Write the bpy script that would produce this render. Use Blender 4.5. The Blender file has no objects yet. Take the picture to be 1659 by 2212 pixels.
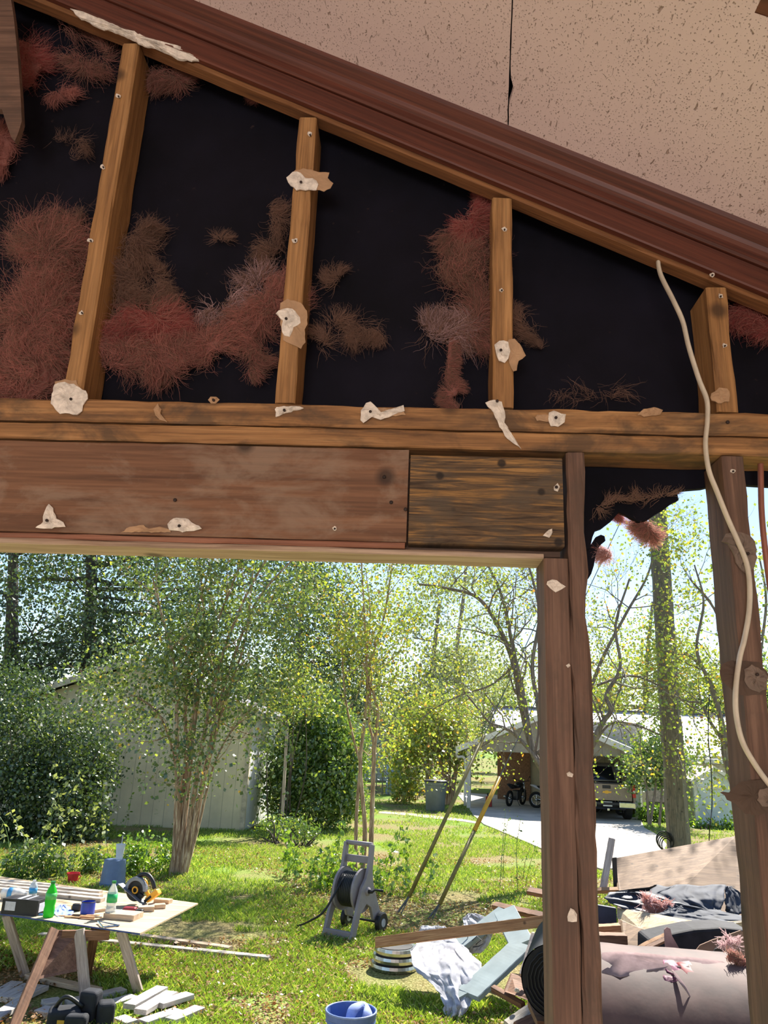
import bpy, math, random
import numpy as np
from mathutils import Matrix, Vector
from mathutils import noise as mnoise

S = bpy.context.scene
COL = S.collection
R = math.radians
# ------------------------------------------------------------------ camera, world, sun, exposure
F = 1661.0
CAM_H = 2.4
_yaw, _pit, _rol = R(2.6), R(16.5), R(2.28)
_f = np.array([-math.sin(_yaw)*math.cos(_pit), math.cos(_yaw)*math.cos(_pit), math.sin(_pit)])
_r0 = np.cross(_f, [0, 0, 1]); _r0 /= np.linalg.norm(_r0)
_u0 = np.cross(_r0, _f)
_cu = math.cos(_rol)*_u0 - math.sin(_rol)*_r0
_cr = math.cos(_rol)*_r0 + math.sin(_rol)*_u0
_C = np.array([0, 0, CAM_H])
cd = bpy.data.cameras.new('camera'); cam = bpy.data.objects.new('camera', cd); COL.objects.link(cam)
cam.matrix_world = Matrix(((_cr[0], _cu[0], -_f[0], 0), (_cr[1], _cu[1], -_f[1], 0), (_cr[2], _cu[2], -_f[2], CAM_H), (0, 0, 0, 1)))
cd.sensor_fit = 'VERTICAL'; cd.sensor_height = 36; cd.lens = F/2212*36
cd.clip_start = .02; cd.clip_end = 600
S.camera = cam
S.view_settings.view_transform = 'Standard'; S.view_settings.look = 'None'
S.view_settings.exposure = 0.0; S.view_settings.gamma = 1; S.view_settings.use_curve_mapping = False
W = bpy.data.worlds.new('sky'); S.world = W; W.use_nodes = True
wn = W.node_tree.nodes; wl = W.node_tree.links
SUN_EL, SUN_AZ = R(47), R(24)      # azimuth measured from +Y towards +X
sk = wn.new('ShaderNodeTexSky'); sk.sky_type = 'NISHITA'; sk.sun_disc = False
sk.sun_elevation = SUN_EL; sk.sun_rotation = SUN_AZ; sk.air_density = 1.0; sk.dust_density = 0.25; sk.ozone_density = 1.5
wl.new(sk.outputs[0], wn['Background'].inputs[0]); wn['Background'].inputs[1].default_value = 0.20
sd = bpy.data.lights.new('sun', 'SUN'); sd.energy = 12.5; sd.angle = R(.6); sd.color = (1, .95, .86)
so = bpy.data.objects.new('sun', sd); COL.objects.link(so)
_sv = Vector((math.sin(SUN_AZ)*math.cos(SUN_EL), math.cos(SUN_AZ)*math.cos(SUN_EL), math.sin(SUN_EL)))
so.rotation_euler = _sv.to_track_quat('Z', 'Y').to_euler()
# unseen fill lamp added behind the camera, tilted up to brighten studs and ceiling
wd = bpy.data.lights.new('rear_fill_light', 'AREA'); wd.shape = 'RECTANGLE'; wd.size = 2.4; wd.size_y = 1.6
wd.energy = 128; wd.color = (1.0, .93, .90)
wo = bpy.data.objects.new('rear_fill_light', wd); COL.objects.link(wo)
wo.location = (-.6, -4.6, 1.8); wo.rotation_euler = (R(90+22), 0, 0)

# ------------------------------------------------------------------ picture geometry -> places
def ray(x, y): return _f + _cr*(x-829.5)/F - _cu*(y-1106)/F
def P(x, y, Y):
    d = ray(x, y); return Vector(_C + d*(Y/d[1]))
def G(x, y, z=0.0):
    d = ray(x, y); return Vector(_C + d*((z-CAM_H)/d[2]))
def ppm(Y): return F/(Y*1.04)

# ------------------------------------------------------------------ object helpers
WM = {}
def link(o, parent=None, M=None):
    COL.objects.link(o)
    M = M or Matrix.Identity(4)
    if parent is not None:
        o.parent = parent; o.matrix_basis = WM[parent.name].inverted() @ M
    else:
        o.matrix_basis = M
    WM[o.name] = M
    return o
def tag(o, label=None, cat=None, group=None, kind=None):
    if label: o['label'] = label
    if cat: o['category'] = cat
    if group: o['group'] = group
    if kind: o['kind'] = kind
    return o
def thing(name, loc, label, cat, group=None):
    o = bpy.data.objects.new(name, None); o.empty_display_size = .1
    link(o, None, Matrix.Translation(Vector(loc)))
    return tag(o, label, cat, group)

class MB:
    def __init__(s): s.v = []; s.f = []
    def add(s, vs, fs):
        k = len(s.v); s.v += [tuple(v) for v in vs]; s.f += [tuple(i+k for i in f) for f in fs]; return s
    def box(s, c, size, rot=None):
        hx, hy, hz = size[0]/2, size[1]/2, size[2]/2; c = Vector(c)
        vs = [Vector((x, y, z)) for x in (-hx, hx) for y in (-hy, hy) for z in (-hz, hz)]
        if rot is not None: vs = [rot @ v for v in vs]
        return s.add([c+v for v in vs], [(0, 1, 3, 2), (4, 6, 7, 5), (0, 4, 5, 1), (2, 3, 7, 6), (0, 2, 6, 4), (1, 5, 7, 3)])
    def tube(s, pts, rad, n=8, cap=True, flat=1.0):
        pts = [Vector(p) for p in pts]
        if not hasattr(rad, '__len__'): rad = [rad]*len(pts)
        prev = None; rings = []
        for i, p in enumerate(pts):
            t = (pts[min(i+1, len(pts)-1)] - pts[max(i-1, 0)]).normalized()
            if prev is None:
                a = Vector((0, 0, 1)) if abs(t.z) < .9 else Vector((1, 0, 0))
                prev = t.cross(a).normalized()
            prev = (prev - t*prev.dot(t)).normalized(); b = t.cross(prev)
            rings.append([p + (prev*math.cos(2*math.pi*k/n) + b*math.sin(2*math.pi*k/n)*flat)*rad[i] for k in range(n)])
        vs = [v for r in rings for v in r]; fs = []
        for i in range(len(pts)-1):
            for k in range(n):
                fs.append((i*n+k, i*n+(k+1) % n, (i+1)*n+(k+1) % n, (i+1)*n+k))
        if cap: fs += [tuple(range(n-1, -1, -1)), tuple((len(pts)-1)*n+k for k in range(n))]
        return s.add(vs, fs)
    def lathe(s, prof, c=(0, 0, 0), n=24, rot=None):
        c = Vector(c); vs = []; fs = []
        for r, z in prof:
            for k in range(n):
                v = Vector((r*math.cos(2*math.pi*k/n), r*math.sin(2*math.pi*k/n), z))
                if rot is not None: v = rot @ v
                vs.append(c+v)
        m = len(prof)
        for i in range(m-1):
            for k in range(n):
                fs.append((i*n+k, i*n+(k+1) % n, (i+1)*n+(k+1) % n, (i+1)*n+k))
        fs += [tuple(range(n-1, -1, -1)), tuple((m-1)*n+k for k in range(n))]
        return s.add(vs, fs)
    def torus(s, c, r, rr, rot=None, n=28, m=10, sx=1.0):
        c = Vector(c); vs = []; fs = []
        for i in range(n):
            a = 2*math.pi*i/n
            for j in range(m):
                b = 2*math.pi*j/m
                v = Vector(((r+rr*math.cos(b))*math.cos(a), (r+rr*math.cos(b))*math.sin(a), rr*math.sin(b)*sx))
                if rot is not None: v = rot @ v
                vs.append(c+v)
        for i in range(n):
            for j in range(m):
                fs.append((i*m+j, ((i+1) % n)*m+j, ((i+1) % n)*m+(j+1) % m, i*m+(j+1) % m))
        return s.add(vs, fs)
    def prism(s, pts, ext):
        """closed outline of 3D points, extruded by vector ext"""
        pts = [Vector(p) for p in pts]; ext = Vector(ext); n = len(pts)
        vs = pts + [p+ext for p in pts]
        fs = [tuple(range(n)), tuple(range(2*n-1, n-1, -1))] + [(k, k+n, (k+1) % n+n, (k+1) % n) for k in range(n)]
        return s.add(vs, fs)
    def build(s, name, mat, parent=None, smooth=False, bevel=0, M=None, seg=2):
        """vertices are in world space unless M is given (then local to M)"""
        me = bpy.data.meshes.new(name)
        if M is None:
            if parent is not None: M = Matrix.Translation(WM[parent.name].translation)
            else:
                a = np.array(s.v); lo = a.min(0); hi = a.max(0)
                M = Matrix.Translation(Vector(((lo[0]+hi[0])/2, (lo[1]+hi[1])/2, lo[2])))
            Mi = M.inverted(); vs = [tuple(Mi @ Vector(v)) for v in s.v]
        else: vs = s.v
        me.from_pydata(vs, [], s.f); me.update(); me.materials.append(mat)
        if smooth:
            for p in me.polygons: p.use_smooth = True
        o = bpy.data.objects.new(name, me); link(o, parent, M)
        if bevel:
            b = o.modifiers.new('b', 'BEVEL'); b.width = bevel; b.segments = seg; b.limit_method = 'ANGLE'
        return o

def fastmesh(name, V, Q, mat, parent=None, M=None, smooth=False):
    """numpy mesh of quads; V in world space"""
    V = np.asarray(V, dtype=np.float32); Q = np.asarray(Q, dtype=np.int32)
    if M is None:
        if parent is not None: M = Matrix.Translation(WM[parent.name].translation)
        else:
            lo = V.min(0); hi = V.max(0); M = Matrix.Translation(Vector((float(lo[0]+hi[0])/2, float(lo[1]+hi[1])/2, float(lo[2]))))
        V = V - np.array(M.translation, dtype=np.float32)
    k = Q.shape[1]
    me = bpy.data.meshes.new(name)
    me.vertices.add(len(V)); me.vertices.foreach_set('co', V.ravel())
    me.loops.add(Q.size); me.loops.foreach_set('vertex_index', Q.ravel())
    me.polygons.add(len(Q)); me.polygons.foreach_set('loop_start', np.arange(len(Q), dtype=np.int32)*k)
    me.polygons.foreach_set('loop_total', np.full(len(Q), k, dtype=np.int32))
    me.update(calc_edges=True); me.validate()
    me.materials.append(mat)
    if smooth:
        me.polygons.foreach_set('use_smooth', np.ones(len(Q), dtype=bool))
    o = bpy.data.objects.new(name, me); return link(o, parent, M)

def beam(name, p0, p1, w, h, mat, parent=None, up=(0, 0, 1), cham=.0025, wob=.0007, n=None, seed=0, roll=0, taper=None):
    """length of lumber, local X along the grain, w across (Y), h along up (Z)"""
    p0 = Vector(p0); p1 = Vector(p1); d = p1-p0; L = d.length; x = d.normalized()
    up = Vector(up); z = (up - x*up.dot(x)).normalized(); y = z.cross(x)
    if roll:
        z, y = z*math.cos(roll)+y*math.sin(roll), y*math.cos(roll)-z*math.sin(roll)
    M = Matrix(((x.x, y.x, z.x, p0.x), (x.y, y.y, z.y, p0.y), (x.z, y.z, z.z, p0.z), (0, 0, 0, 1)))
    n = n or max(3, min(60, int(L/.03)))
    rg = random.Random(seed*7919+13); m = MB(); vs = []; fs = []
    ph = [rg.uniform(0, 99) for _ in range(8)]
    for i in range(n+1):
        t = i/n; k = 1 if taper is None else 1+(taper-1)*t
        a, b, c = w/2*k, h/2*k, min(cham, w/3, h/3)
        for j, (yy, zz) in enumerate(((-a+c, -b), (a-c, -b), (a, -b+c), (a, b-c), (a-c, b), (-a+c, b), (-a, b-c), (-a, -b+c))):
            e = wob*(mnoise.noise(Vector((t*L*14+ph[j], j*3.3, seed)))*2)
            vs.append((t*L, yy+e*(1 if yy > 0 else -1), zz+e*(1 if zz > 0 else -1)))
    for i in range(n):
        for j in range(8): fs.append((i*8+j, i*8+(j+1) % 8, (i+1)*8+(j+1) % 8, (i+1)*8+j))
    fs = [tuple(reversed(f)) for f in fs]
    fs += [tuple(range(8)), tuple(n*8+j for j in range(7, -1, -1))]
    m.v = vs; m.f = fs
    return m.build(name, mat, parent, M=M)

# ------------------------------------------------------------------ materials
def lin(c): return tuple(((x/255)/12.92 if x/255 <= .04045 else ((x/255+.055)/1.055)**2.4) for x in c)+(1,)
def newmat(name):
    m = bpy.data.materials.new(name); m.use_nodes = True; nt = m.node_tree
    return m, nt, nt.nodes['Principled BSDF'], nt.nodes, nt.links
def coords(nt, scale=(1, 1, 1), rnd=True, kind='Object'):
    tc = nt.nodes.new('ShaderNodeTexCoord'); mp = nt.nodes.new('ShaderNodeMapping'); mp.inputs['Scale'].default_value = scale
    src = tc.outputs[kind]
    if rnd:
        oi = nt.nodes.new('ShaderNodeObjectInfo'); mu = nt.nodes.new('ShaderNodeMath'); mu.operation = 'MULTIPLY'; mu.inputs[1].default_value = 57
        nt.links.new(oi.outputs['Random'], mu.inputs[0])
        ad = nt.nodes.new('ShaderNodeVectorMath'); ad.operation = 'ADD'
        nt.links.new(src, ad.inputs[0]); nt.links.new(mu.outputs[0], ad.inputs[1]); src = ad.outputs[0]
    nt.links.new(src, mp.inputs['Vector']); return mp.outputs[0]
def noise_(nt, vec, scale, detail=4, rough=.6, dist=0):
    n = nt.nodes.new('ShaderNodeTexNoise'); n.inputs['Scale'].default_value = scale; n.inputs['Detail'].default_value = detail
    n.inputs['Roughness'].default_value = rough; n.inputs['Distortion'].default_value = dist
    if vec is not None: nt.links.new(vec, n.inputs['Vector'])
    return n.outputs[0]
def ramp(nt, fac, stops):
    r = nt.nodes.new('ShaderNodeValToRGB'); e = r.color_ramp.elements
    while len(e) < len(stops): e.new(.5)
    for i, (p, c) in enumerate(stops):
        e[i].position = p; e[i].color = c if len(c) == 4 else lin(c)
    nt.links.new(fac, r.inputs[0]); return r.outputs[0]
def mix(nt, fac, a, b, mode='MIX'):
    m = nt.nodes.new('ShaderNodeMix'); m.data_type = 'RGBA'; m.blend_type = mode
    if isinstance(fac, (int, float)): m.inputs[0].default_value = fac
    else: nt.links.new(fac, m.inputs[0])
    for i, v in ((6, a), (7, b)):
        if isinstance(v, tuple): m.inputs[i].default_value = v if len(v) == 4 else lin(v)
        else: nt.links.new(v, m.inputs[i])
    return m.outputs[2]
def bump(nt, bs, h, strength=.3, dist=.01):
    b = nt.nodes.new('ShaderNodeBump'); b.inputs['Strength'].default_value = strength; b.inputs['Distance'].default_value = dist
    nt.links.new(h, b.inputs['Height']); nt.links.new(b.outputs[0], bs.inputs['Normal'])
def wood(name, dark, mid, light, stain=None, sc=1.0, rough=.75, stain_amt=.5, rib=.0):
    m, nt, bs, N, L = newmat(name)
    v = coords(nt, (1.3*sc, 22*sc, 22*sc)); n1 = noise_(nt, v, 2.2, 7, .62, .6)
    col = ramp(nt, n1, [(.30, dark), (.5, mid), (.72, light)])
    v2 = coords(nt, (2.0*sc, 90*sc, 90*sc)); n2 = noise_(nt, v2, 3, 3, .5)
    col = mix(nt, .35, col, ramp(nt, n2, [(.35, (90, 90, 90)), (.65, (255, 255, 255))]), 'MULTIPLY')
    if stain:
        v3 = coords(nt, (3, 6, 6)); n3 = noise_(nt, v3, 2.0, 5, .65, .4)
        f = ramp(nt, n3, [(.48, (0, 0, 0, 1)), (.62, (stain_amt,)*3+(1,))])
        col = mix(nt, f, col, stain)
    v4 = coords(nt, (1, 1, 1)); k = nt.nodes.new('ShaderNodeTexVoronoi'); k.inputs['Scale'].default_value = 5.2
    nt.links.new(v4, k.inputs['Vector'])
    kf = ramp(nt, k.outputs['Distance'], [(.05, (.85,)*3+(1,)), (.12, (0, 0, 0, 1))])
    col = mix(nt, kf, col, tuple(int(c*.55) for c in dark))
    L.new(col, bs.inputs['Base Color']); bs.inputs['Roughness'].default_value = rough
    bump(nt, bs, n1, .35, .004)
    return m
def plain(name, c, rough=.6, metal=0, var=.15, sc=8, bmp=.0, spec=None):
    m, nt, bs, N, L = newmat(name)
    v = coords(nt); n = noise_(nt, v, sc, 4)
    lo = tuple(x*(1-var) for x in c); hi = tuple(min(255, x*(1+var)) for x in c)
    L.new(ramp(nt, n, [(.3, lo), (.7, hi)]), bs.inputs['Base Color'])
    bs.inputs['Roughness'].default_value = rough; bs.inputs['Metallic'].default_value = metal
    if spec is not None: bs.inputs['Specular IOR Level'].default_value = spec
    if bmp: bump(nt, bs, n, bmp, .01)
    return m
def bark(name, dark, mid, light):
    m, nt, bs, N, L = newmat(name)
    n1 = noise_(nt, coords(nt, (16, 16, 1.6)), 2.0, 6, .62, .5)
    L.new(ramp(nt, n1, [(.32, dark), (.5, mid), (.68, light)]), bs.inputs['Base Color']); bs.inputs['Roughness'].default_value = .85
    bump(nt, bs, n1, .6, .02); return m
def glassy(name, c, alpha_trans=.7, rough=.1):
    m, nt, bs, N, L = newmat(name)
    bs.inputs['Base Color'].default_value = lin(c); bs.inputs['Roughness'].default_value = rough
    bs.inputs['Transmission Weight'].default_value = alpha_trans; bs.inputs['IOR'].default_value = 1.2
    return m
def leafmat(name, stops, trans=.45, gloss=.12, rough=.35):
    m, nt, bs, N, L = newmat(name); N.remove(bs)
    ge = N.new('ShaderNodeNewGeometry')
    col = ramp(nt, ge.outputs['Random Per Island'], stops)
    df = N.new('ShaderNodeBsdfDiffuse'); tr = N.new('ShaderNodeBsdfTranslucent'); gl = N.new('ShaderNodeBsdfGlossy')
    gl.inputs['Roughness'].default_value = rough
    L.new(col, df.inputs[0])
    tc = mix(nt, 1.0, col, (255, 250, 130), 'MULTIPLY'); tg = N.new('ShaderNodeGamma'); tg.inputs[1].default_value = .8
    L.new(tc, tg.inputs[0]); L.new(tg.outputs[0], tr.inputs[0])
    m1 = N.new('ShaderNodeMixShader'); m1.inputs[0].default_value = trans; L.new(df.outputs[0], m1.inputs[1]); L.new(tr.outputs[0], m1.inputs[2])
    m2 = N.new('ShaderNodeMixShader'); m2.inputs[0].default_value = gloss; L.new(m1.outputs[0], m2.inputs[1]); L.new(gl.outputs[0], m2.inputs[2])
    L.new(m2.outputs[0], N['Material Output'].inputs[0]); return m

m_stud = wood('pine_stud', (132, 92, 54), (172, 126, 76), (194, 148, 96))
m_stud_dim = wood('dim_pine_stud', (84, 62, 50), (114, 86, 70), (134, 104, 86), stain=(80, 66, 56), stain_amt=.5)  # darker, greyer pine: dimness of the lower posts put into the colour
m_plate = wood('weathered_plate', (112, 78, 48), (164, 118, 72), (200, 152, 98), stain=(78, 62, 46), stain_amt=.75)
m_header = wood('header_wood', (96, 64, 44), (128, 90, 64), (148, 108, 80), stain=(150, 128, 108), stain_amt=.55, sc=.7)
m_strip = wood('red_edge_wood', (124, 78, 58), (156, 104, 80), (180, 130, 104))
m_pale = wood('pale_strip_wood', (150, 122, 98), (184, 158, 134), (205, 182, 160))
m_rake = wood('rake_plate_wood', (96, 60, 32), (134, 88, 50), (160, 110, 66))
m_lumber = wood('new_lumber', (176, 146, 116), (208, 182, 150), (226, 206, 178), stain=(150, 140, 135), stain_amt=.35)
m_greywood = wood('grey_lumber', (150, 132, 122), (190, 172, 160), (214, 200, 188))
m_brownwood = wood('brown_lumber', (98, 66, 46), (138, 96, 68), (168, 124, 92))
m_orangewood = wood('orange_lumber', (150, 100, 64), (190, 138, 92), (214, 168, 120))
def ribbed():
    m, nt, bs, N, L = newmat('ribbed_weathered_wood')
    v = coords(nt, (4, 1, 70)); n1 = noise_(nt, v, 2.2, 6, .6, .8)
    col = ramp(nt, n1, [(.36, (64, 50, 38)), (.50, (106, 84, 60)), (.60, (150, 112, 66)), (.75, (186, 144, 90))])
    n3 = noise_(nt, coords(nt, (5, 5, 8)), 2.2, 4, .6)
    col = mix(nt, ramp(nt, n3, [(.45, (0, 0, 0, 1)), (.6, (.75, .75, .75, 1))]), col, (92, 80, 66))
    k = nt.nodes.new('ShaderNodeTexVoronoi'); k.inputs['Scale'].default_value = 17; L.new(coords(nt), k.inputs['Vector'])
    col = mix(nt, ramp(nt, k.outputs['Distance'], [(.10, (.9,)*3+(1,)), (.16, (0, 0, 0, 1))]), col, (40, 34, 30))
    L.new(col, bs.inputs['Base Color']); bs.inputs['Roughness'].default_value = .85; bump(nt, bs, n1, .8, .006)
    return m
m_rib = ribbed()
def mouldmat():
    m, nt, bs, N, L = newmat('stained_moulding')
    n1 = noise_(nt, coords(nt, (1.2, 60, 60)), 2.4, 6, .6, .3)
    L.new(ramp(nt, n1, [(.3, (62, 30, 20)), (.5, (88, 44, 30)), (.75, (112, 60, 42))]), bs.inputs['Base Color'])
    bs.inputs['Roughness'].default_value = .5; bump(nt, bs, n1, .2, .002); return m
m_mould = mouldmat()
def ceilmat():
    m, nt, bs, N, L = newmat('textured_ceiling_tile')
    a = noise_(nt, coords(nt, (1, .40, 1), False), 150, 2, .5, .6)
    b = noise_(nt, coords(nt, (1, .8, 1), False), 330, 1, .5)
    c = noise_(nt, coords(nt, (1, 1, 1), False), 2.5, 3, .5)
    pit = ramp(nt, a, [(.25, (0, 0, 0, 1)), (.33, (1, 1, 1, 1))])
    pit2 = ramp(nt, b, [(.27, (0, 0, 0, 1)), (.34, (1, 1, 1, 1))])
    h = mix(nt, 1.0, pit, pit2, 'MULTIPLY')
    base = ramp(nt, c, [(.3, (222, 200, 194)), (.7, (230, 209, 203))])
    L.new(mix(nt, h, (176, 152, 140), base), bs.inputs['Base Color'])  # pits also tinted darker, shade of the recesses painted into the colour
    bs.inputs['Roughness'].default_value = .9; bump(nt, bs, h, .8, .004); return m
m_ceil = ceilmat()
def feltmat(name='black_felt_board', c0=(11, 11, 18), c1=(25, 24, 36)):
    m, nt, bs, N, L = newmat(name)
    n1 = noise_(nt, coords(nt, (1, 1, 1), False), 3.5, 6, .65)
    n2 = noise_(nt, coords(nt, (1, 1, 1), False), 60, 2, .5)
    col = ramp(nt, n1, [(.35, c0), (.7, c1)])
    col = mix(nt, ramp(nt, n2, [(.70, (0, 0, 0, 1)), (.78, (.5, .5, .5, 1))]), col, (70, 56, 52))
    L.new(col, bs.inputs['Base Color']); bs.inputs['Roughness'].default_value = .8; bs.inputs['Specular IOR Level'].default_value = .15
    bump(nt, bs, n2, .2, .003); return m
m_felt = feltmat()
m_feltblue = plain('crumpled_black_felt', (56, 60, 72), .75, var=.2, sc=9, bmp=.2)
m_gyp = plain('gypsum', (226, 216, 202), .9, var=.12, sc=60, bmp=.6)
m_paper = plain('drywall_paper', (176, 142, 108), .85, var=.1, sc=20, bmp=.15)
m_paperdk = plain('grey_paper_scrap', (120, 104, 92), .85, var=.12, sc=20, bmp=.15)
m_nail = plain('nail_steel', (90, 78, 70), .5, .6)
m_hole = plain('rusty_nail', (48, 36, 32), .7, .2)
def pinkmat(name, c, tr=.5):
    m, nt, bs, N, L = newmat(name); N.remove(bs)
    n = noise_(nt, coords(nt), 14, 3); col = ramp(nt, n, [(.3, tuple(x*.8 for x in c)), (.7, c)])
    df = N.new('ShaderNodeBsdfDiffuse'); t = N.new('ShaderNodeBsdfTranslucent'); L.new(col, df.inputs[0]); L.new(col, t.inputs[0])
    mx = N.new('ShaderNodeMixShader'); mx.inputs[0].default_value = tr; L.new(df.outputs[0], mx.inputs[1]); L.new(t.outputs[0], mx.inputs[2])
    L.new(mx.outputs[0], N['Material Output'].inputs[0]); return m
m_pink = pinkmat('pink_fibreglass', (204, 142, 130)); m_tanfib = pinkmat('tan_fibreglass', (160, 128, 112)); m_deeppink = pinkmat('deep_pink_fibreglass', (196, 108, 104))
m_palefib = pinkmat('pale_fibreglass', (225, 190, 190))
m_cable = plain('cream_cable_jacket', (206, 196, 176), .45, var=.05, sc=30)
m_copper = plain('reddish_tube', (150, 96, 80), .45, .2, var=.1)
m_rough = plain('interior_drywall', (214, 202, 192), .9, var=.05)
m_floor = wood('floor_boards', (120, 104, 90), (160, 144, 128), (184, 168, 152))
# ================================================================== the room
WY, WB = 1.31, 1.399           # inner face of the framing, inner face of the felt board
SL = -.487; cs = 1/math.sqrt(1+SL*SL)
mb0 = P(430, 130, 1.30); zc_m = mb0.z - SL*mb0.x          # lower edge of the moulding: z = zc_m + SL*x
ct = P(1097, 270, 1.255); zc_c = ct.z - SL*ct.x           # ceiling plane z = zc_c + SL*x
XL, XR, YB = -3.2, 1.5, -5.0
def slab(name, pts, ext, mat, kind='structure', **k):
    o = MB().prism(pts, ext).build(name, mat, **k); tag(o, kind=kind); return o
slab('floor', [(XL, YB, .7), (XR, YB, .7), (XR, WB, .7), (XL, WB, .7)], (0, 0, -.12), m_floor)
# ceiling: two textured panels meeting at an open seam
sx0 = P(1143, 0, .62); sx1 = ct
def seam(y): # seam x at depth y
    t = (y - sx1.y)/(sx0.y - sx1.y); return sx1.x + (sx0.x - sx1.x)*t
def zc(x): return zc_c + SL*x
def cpt(x, y, dz=0): return (x, y, zc(x)+dz)
g = .0008
NS = 120
ysm = [1.40 + (YB-1.40)*(i/NS)**2 for i in range(NS+1)]
rg = random.Random(5)
def gapw(y):
    d = P(1106, 222, 1.18)
    base = .0011 + .0006*mnoise.noise(Vector((y*20, 0, 0)))
    return base
ceil = thing('ceiling', (0, -1, zc_c), None, None); tag(ceil, kind='structure')
jit = [seam(y)+.0015*mnoise.noise(Vector((y*30, 3, 0))) for y in ysm]
Lp = [cpt(XL, ysm[0]), cpt(XL, YB)] + [cpt(jit[i]-gapw(ysm[i]), ysm[i]) for i in range(NS, -1, -1)]
Rp = [cpt(XR, YB), cpt(XR, ysm[0])] + [cpt(jit[i]+gapw(ysm[i])+(.009*max(0, 1-abs(ysm[i]-gy)/.030) if True else 0), ysm[i]) for i in range(NS+1) for gy in [1.17]]
MB().prism(Lp, (0, 0, .012)).build('ceiling_panel', m_ceil, ceil)
MB().prism(Rp, (0, 0, .012)).build('ceiling_panel', m_ceil, ceil)
MB().prism([cpt(XL, YB, .03), cpt(XR, YB, .03), cpt(XR, 1.415, .03), cpt(XL, 1.415, .03)], (0, 0, .03)).build('roof_deck', m_felt, ceil)
slab('wall_left', [(XL, YB, .7), (XL, WB, .7), (XL, WB, zc(XL)), (XL, YB, zc(XL))], (-.1, 0, 0), m_rough)
slab('wall_right', [(XR, YB, .7), (XR, WB, .7), (XR, WB, zc(XR)), (XR, YB, zc(XR))], (.1, 0, 0), m_rough)
# rear wall with a big window opening (behind the camera)
wr = MB(); wz = zc
wr.prism([(XL, YB, .7), (-2.2, YB, .7), (-2.2, YB, wz(-2.2)), (XL, YB, wz(XL))], (0, -.1, 0))
wr.prism([(1.0, YB, .7), (XR, YB, .7), (XR, YB, wz(XR)), (1.0, YB, wz(1.0))], (0, -.1, 0))
wr.prism([(-2.2, YB, 2.9), (1.0, YB, 2.9), (1.0, YB, wz(1.0)), (-2.2, YB, wz(-2.2))], (0, -.1, 0))
tag(wr.build('wall_back', m_rough), kind='structure')

# black felt board behind the studs: gable part, and the torn remnants below the plate
zpt, zpm, zpb = 2.996, 2.949, 2.912      # double plate: top, joint, underside
gab = thing('wall_gable', (0, WB, 3.2), None, None); tag(gab, kind='structure')
MB().prism([(XL, WB, 2.93), (XR, WB, 2.93), (XR, WB, zc(XR)), (XL, WB, zc(XL))], (0, .012, 0)).build('felt_board', m_felt, gab)
torn = [(1240, 990), (1530, 990), (1530, 1052), (1517, 1055), (1480, 1058), (1462, 1062), (1466, 1080), (1450, 1088), (1432, 1102), (1415, 1112), (1400, 1122), (1380, 1127), (1352, 1112),
        (1337, 1106), (1322, 1124), (1300, 1141), (1286, 1146), (1280, 1160), (1275, 1182), (1271, 1186), (1240, 1186)]
MB().prism([P(x, y, WB+.0) for x, y in torn], (0, .012, 0)).build('torn_felt_board', m_felt, gab)
flap = [(1240, 1180), (1272, 1184), (1287, 1160), (1298, 1155), (1306, 1158), (1308, 1168), (1298, 1176), (1291, 1186), (1286, 1202), (1283, 1222), (1277, 1240), (1271, 1250), (1250, 1250)]
MB().prism([P(x, y, WB+.015) for x, y in flap], (0, .010, .0)).build('torn_felt_board', m_felt, gab)
MB().prism([P(1590, 1000, WB), P(1659, 1000, WB), (XR, WB, 2.93), (XR, WB, 2.86), P(1659, 1050, WB), P(1590, 1046, WB)], (0, .012, 0)).build('torn_felt_board', m_felt, gab)

# framing
FR = 'framing lumber of the opened wall'
def lum(name, p0, p1, w, h, mat, label, cat, group=None, **k):
    o = beam(name, p0, p1, w, h, mat, None, **k); return tag(o, label, cat, group)
def front(zlo, zhi, y=WY): return (zlo+zhi)/2
D = .089
plates = [None]
plates[0] = lum('top_plate', (-3.15, WY+D/2, (zpt+zpm)/2), (1.45, WY+D/2, (zpt+zpm)/2), D, zpt-zpm-.003, m_plate,
    'weathered horizontal board, upper of the two stacked under the gable studs', 'wall plate', seed=1, cham=.004, wob=.0015, n=150)
lum('top_plate', (-3.15, WY+D/2, (zpm+zpb)/2), (1.45, WY+D/2, (zpm+zpb)/2), D-.004, zpm-zpb-.003, m_plate,
    'weathered horizontal board, lower of the two stacked, directly above the header', 'wall plate', seed=2, cham=.003, wob=.0012, n=150)
hz0, hz1 = 2.735, 2.909
blkL = P(885, 1000, WY).x; blkR = P(1214, 1000, WY).x
hd = lum('header_beam', (-3.1, WY+.02, (hz0+hz1)/2), (blkL-.002, WY+.02, (hz0+hz1)/2), .038, hz1-hz0, m_header,
    'wide brown header board spanning over the big opening', 'beam', seed=3, cham=.002, wob=.0006, n=120)
lum('header_filler', (-3.1, WY+.045, hz0-.006), (blkL-.004, WY+.021, hz0-.006), .038, .010, m_strip,
    'thin reddish wood strip along the bottom of the header', 'wood strip', seed=4)
lum('header_bottom_strip', (-3.1, WY+.047, hz0-.0165), (.222, WY+.047, hz0-.0165), .08, .010, m_pale,
    'pale wood strip under the header, edging the top of the opening', 'wood strip', seed=5)
lum('inner_header_beam', (-3.1, WY+.062, (hz0+hz1)/2-.006), (blkR, WY+.062, (hz0+hz1)/2-.006), .040, hz1-hz0+.010, m_stud_dim, 'second header board behind the front one, glimpsed through the joint of the ribbed block', 'beam', seed=9)
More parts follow.
